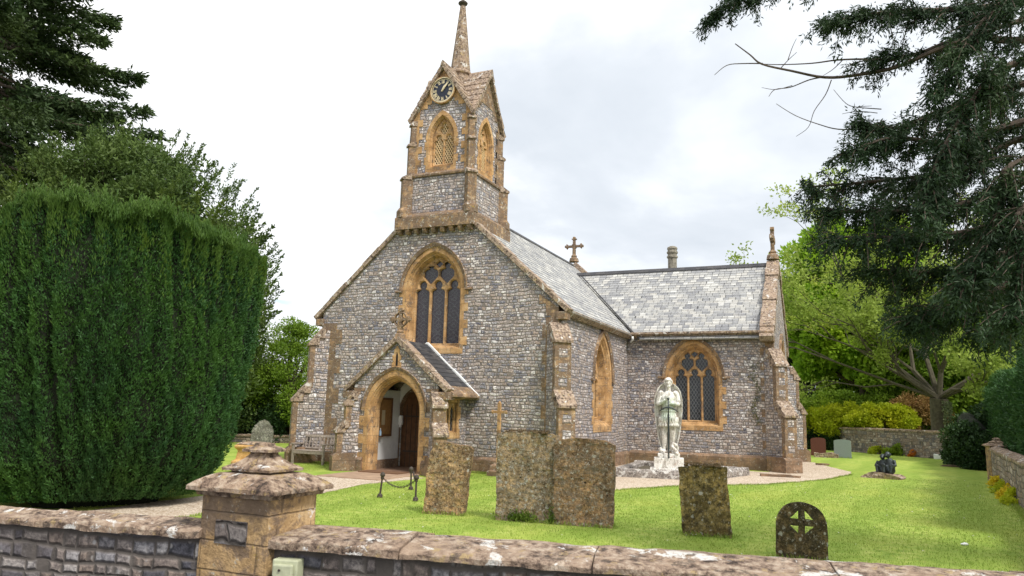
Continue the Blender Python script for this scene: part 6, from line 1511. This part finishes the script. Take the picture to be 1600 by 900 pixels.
# bare limb reaching over the nave roof, with bare twigs
def bare(px_, r0, y=10.2): 
    P_ = [A_(px + r.uniform(-3, 3), py + r.uniform(-3, 3), y + dy + r.uniform(-.1, .1)) for px, py, dy in px_]; Pn = []
    n = len(P_)
    for i in range(n - 1):
        for k in range(4):
            t = k / 4; a, b_, c, d = P_[max(i - 1, 0)], P_[i], P_[i + 1], P_[min(i + 2, n - 1)]
            Pn.append(.5 * ((2 * b_) + (c - a) * t + (2 * a - 5 * b_ + 4 * c - d) * t * t + (3 * b_ - a - 3 * c + d) * t ** 3))
    Pn.append(P_[-1]); m = len(Pn); tube(bm, Pn, [r0 * (1 - .85 * i / (m - 1)) + .002 for i in range(m)], 6)
bare([(1640, 20, 0), (1540, 52, 0), (1460, 80, 0), (1400, 104, .0), (1340, 117, 0), (1290, 118, -.1), (1235, 113, -.2), (1190, 98, -.2), (1170, 85, -.2), (1146, 66, -.2)], .034)
bare([(1190, 101, -.2), (1160, 100, -.2), (1138, 104, -.25), (1115, 120, -.3)], .008)
bare([(1400, 94, 0), (1350, 93, .1), (1310, 91, .1), (1270, 100, .1), (1215, 102, .1), (1180, 98, .1)], .014)
bare([(1290, 118, -.1), (1262, 124, 0), (1235, 135, 0), (1212, 142, 0), (1200, 153, 0)], .009)
bare([(1235, 134, 0), (1215, 137, 0), (1190, 138, 0)], .004)
bare([(1318, 92, 0), (1300, 108, 0), (1285, 119, 0)], .006); bare([(1218, 108, 0), (1232, 92, 0), (1247, 80, 0)], .005); bare([(1232, 92, 0), (1235, 76, 0), (1244, 60, 0)], .004)
bare([(1300, 122, 0), (1290, 148, 0), (1275, 175, 0), (1262, 196, 0), (1246, 211, 0)], .005)
bare([(1380, 190, .3), (1350, 200, .3), (1310, 203, .3), (1280, 195, .3), (1245, 178, .3), (1215, 164, .3)], .010)
bare([(1375, 170, .3), (1340, 168, .3), (1320, 163, .3), (1300, 142, .3)], .006); bare([(1340, 168, .3), (1360, 163, .3)], .004); bare([(1370, 176, .3), (1340, 176, .3), (1318, 176, .3)], .004)
obj('trunk', bm, M['bark'], nt)
Ps, Ds = [], []
for p, mid, e in anchors[:n_leafy]:
    k = 66; L_ = (e - p).length; t = rng.uniform(.05, 1.05, k); q = np.where((t < .5)[:, None], np.array(p) + (np.array(mid) - np.array(p)) * (t * 2)[:, None], np.array(mid) + (np.array(e) - np.array(mid)) * (t * 2 - 1)[:, None])
    hang = rng.uniform(0, 1, k) ** 1.5 * .08; q = q + rng.normal(0, .028, (k, 3)) - np.column_stack([np.zeros(k), np.zeros(k), hang])
    d = np.array((e - p).normalized()); Ps.append(q); Ds.append(unit(d * .5 + rng.normal(size=(k, 3)) * .55 + np.array([0, 0, -.35])))
P = np.vstack(Ps); D = np.vstack(Ds); P = np.repeat(P, 2, axis=0) + rng.normal(0, .018, (2 * len(P), 3)); D = unit(np.repeat(D, 2, axis=0) + rng.normal(size=P.shape) * .35)
cards('foliage', P, D, rng.uniform(.04, .09, len(P)), rng.uniform(.012, .022, len(P)), M['leaf_near'], nt)
print('near conifer cards', len(P))
# a green creeper on the transept quoins
n_ = 320; P = np.column_stack([-2.95 + rng.normal(0, .07, n_) , np.full(n_, TY0 - .03), rng.uniform(2.6, 3.9, n_)]); P[n_ // 2:, 2] = rng.uniform(1.6, 2.6, n_ - n_ // 2); P[:, 0] += .1 * np.sin(P[:, 2] * 5)
tag(cards('creeper', P, unit(rng.normal(size=(n_, 3)) + np.array([0, -.6, 0])), .05, .035, leaf_mat('moss_creeper', (.08, .10, .03), (.15, .17, .05), scale=3)), 'thin mossy creeper on the wall beside the transept corner', 'creeper')

# ================================================================== sky, sun, camera
w = bpy.data.worlds.new('World'); scene.world = w; w.use_nodes = True; nt_ = w.node_tree; nt_.nodes.clear()
SUN_EL, SUN_AZ = math.radians(52), math.radians(118)     # azimuth clockwise from +y
class WB(NB):
    def __init__(s): s.m = w; s.t = nt_; s.out = s.n('ShaderNodeOutputWorld'); s._geo = None
b = WB(); tc = b.n('ShaderNodeTexCoord').outputs['Generated']
sky = b.n('ShaderNodeTexSky', sky_type='NISHITA'); sky.sun_disc = False; sky.sun_elevation = SUN_EL; sky.sun_rotation = SUN_AZ; sky.altitude = 50; sky.air_density = 1.; sky.dust_density = 2.
bg1 = b.n('ShaderNodeBackground'); b.put(bg1.inputs[0], sky.outputs[0]); bg1.inputs[1].default_value = .12
x, y, z = b.sep(tc); zc = b.mth('ADD', b.mth('MAXIMUM', z, 0.), .22); vec = b.comb(b.mth('DIVIDE', x, zc), b.mth('DIVIDE', y, zc), 0.)
n1 = b.noise(1.1, 6., .55, vec=vec, dist=.3); n2 = b.noise(2.3, 5., .6, vec=b.comb(b.mth('DIVIDE', x, zc), b.mth('DIVIDE', y, zc), 4.2))
cloud = b.ramp(n1, [(.34, (.80, .81, .82)), (.46, (.66, .68, .71)), (.55, (.80, .805, .815)), (.66, (.86, .86, .86))])
# a wide blue-grey bank of cloud in the east
dt = b.n('ShaderNodeVectorMath', operation='DOT_PRODUCT'); b.put(dt.inputs[0], tc); dt.inputs[1].default_value = tuple((at(1090, 290, 10.) - V((0, 0, 1.9))).normalized())
bank = b.step(b.mth('ADD', dt.outputs['Value'], b.mth('MULTIPLY', b.mth('SUBTRACT', n2, .5), .16)), .90, .985)
cloud = b.mix(b.mth('MULTIPLY', bank, .95), cloud, b.ramp(n1, [(.35, (.42, .46, .51)), (.5, (.50, .535, .58)), (.65, (.66, .69, .72))]))
bg2 = b.n('ShaderNodeBackground'); b.put(bg2.inputs[0], cloud); bg2.inputs[1].default_value = 1.0
mask = b.step(b.noise(1.7, 5., .55, vec=b.comb(b.mth('DIVIDE', x, zc), b.mth('DIVIDE', y, zc), 9.1)), .24, .32)
mx = b.n('ShaderNodeMixShader'); b.put(mx.inputs[0], mask); nt_.links.new(bg1.outputs[0], mx.inputs[1]); nt_.links.new(bg2.outputs[0], mx.inputs[2]); nt_.links.new(mx.outputs[0], b.out.inputs[0])
sl = bpy.data.lights.new('sun', 'SUN'); sl.energy = 2.3; sl.angle = math.radians(12); sl.color = (1., .95, .88)
so = bpy.data.objects.new('sun', sl); link(so)
sdir = V((math.sin(SUN_AZ) * math.cos(SUN_EL), math.cos(SUN_AZ) * math.cos(SUN_EL), math.sin(SUN_EL))); so.rotation_euler = sdir.to_track_quat('Z', 'Y').to_euler(); so.location = (10, -10, 30)
cam = bpy.data.cameras.new('camera'); co = bpy.data.objects.new('camera', cam); link(co); scene.camera = co
R_ = _rt * math.cos(CR_) + _up * math.sin(CR_); U_ = -_rt * math.sin(CR_) + _up * math.cos(CR_)
mt4 = Matrix.Identity(4)
for i in range(3): mt4[i][0] = R_[i]; mt4[i][1] = U_[i]; mt4[i][2] = -_fw[i]
mt4.translation = V((0, 0, 1.9)); co.matrix_world = mt4
cam.sensor_width = 36; cam.lens = CAMF / 1600 * 36; cam.clip_start = .05; cam.clip_end = 1500
cam.dof.use_dof = True; cam.dof.focus_distance = 19.; cam.dof.aperture_fstop = 5.6
vs = scene.view_settings; vs.view_transform = 'Standard'; vs.look = 'None'; vs.exposure = .74; vs.gamma = 1
scene.render.engine = 'CYCLES'
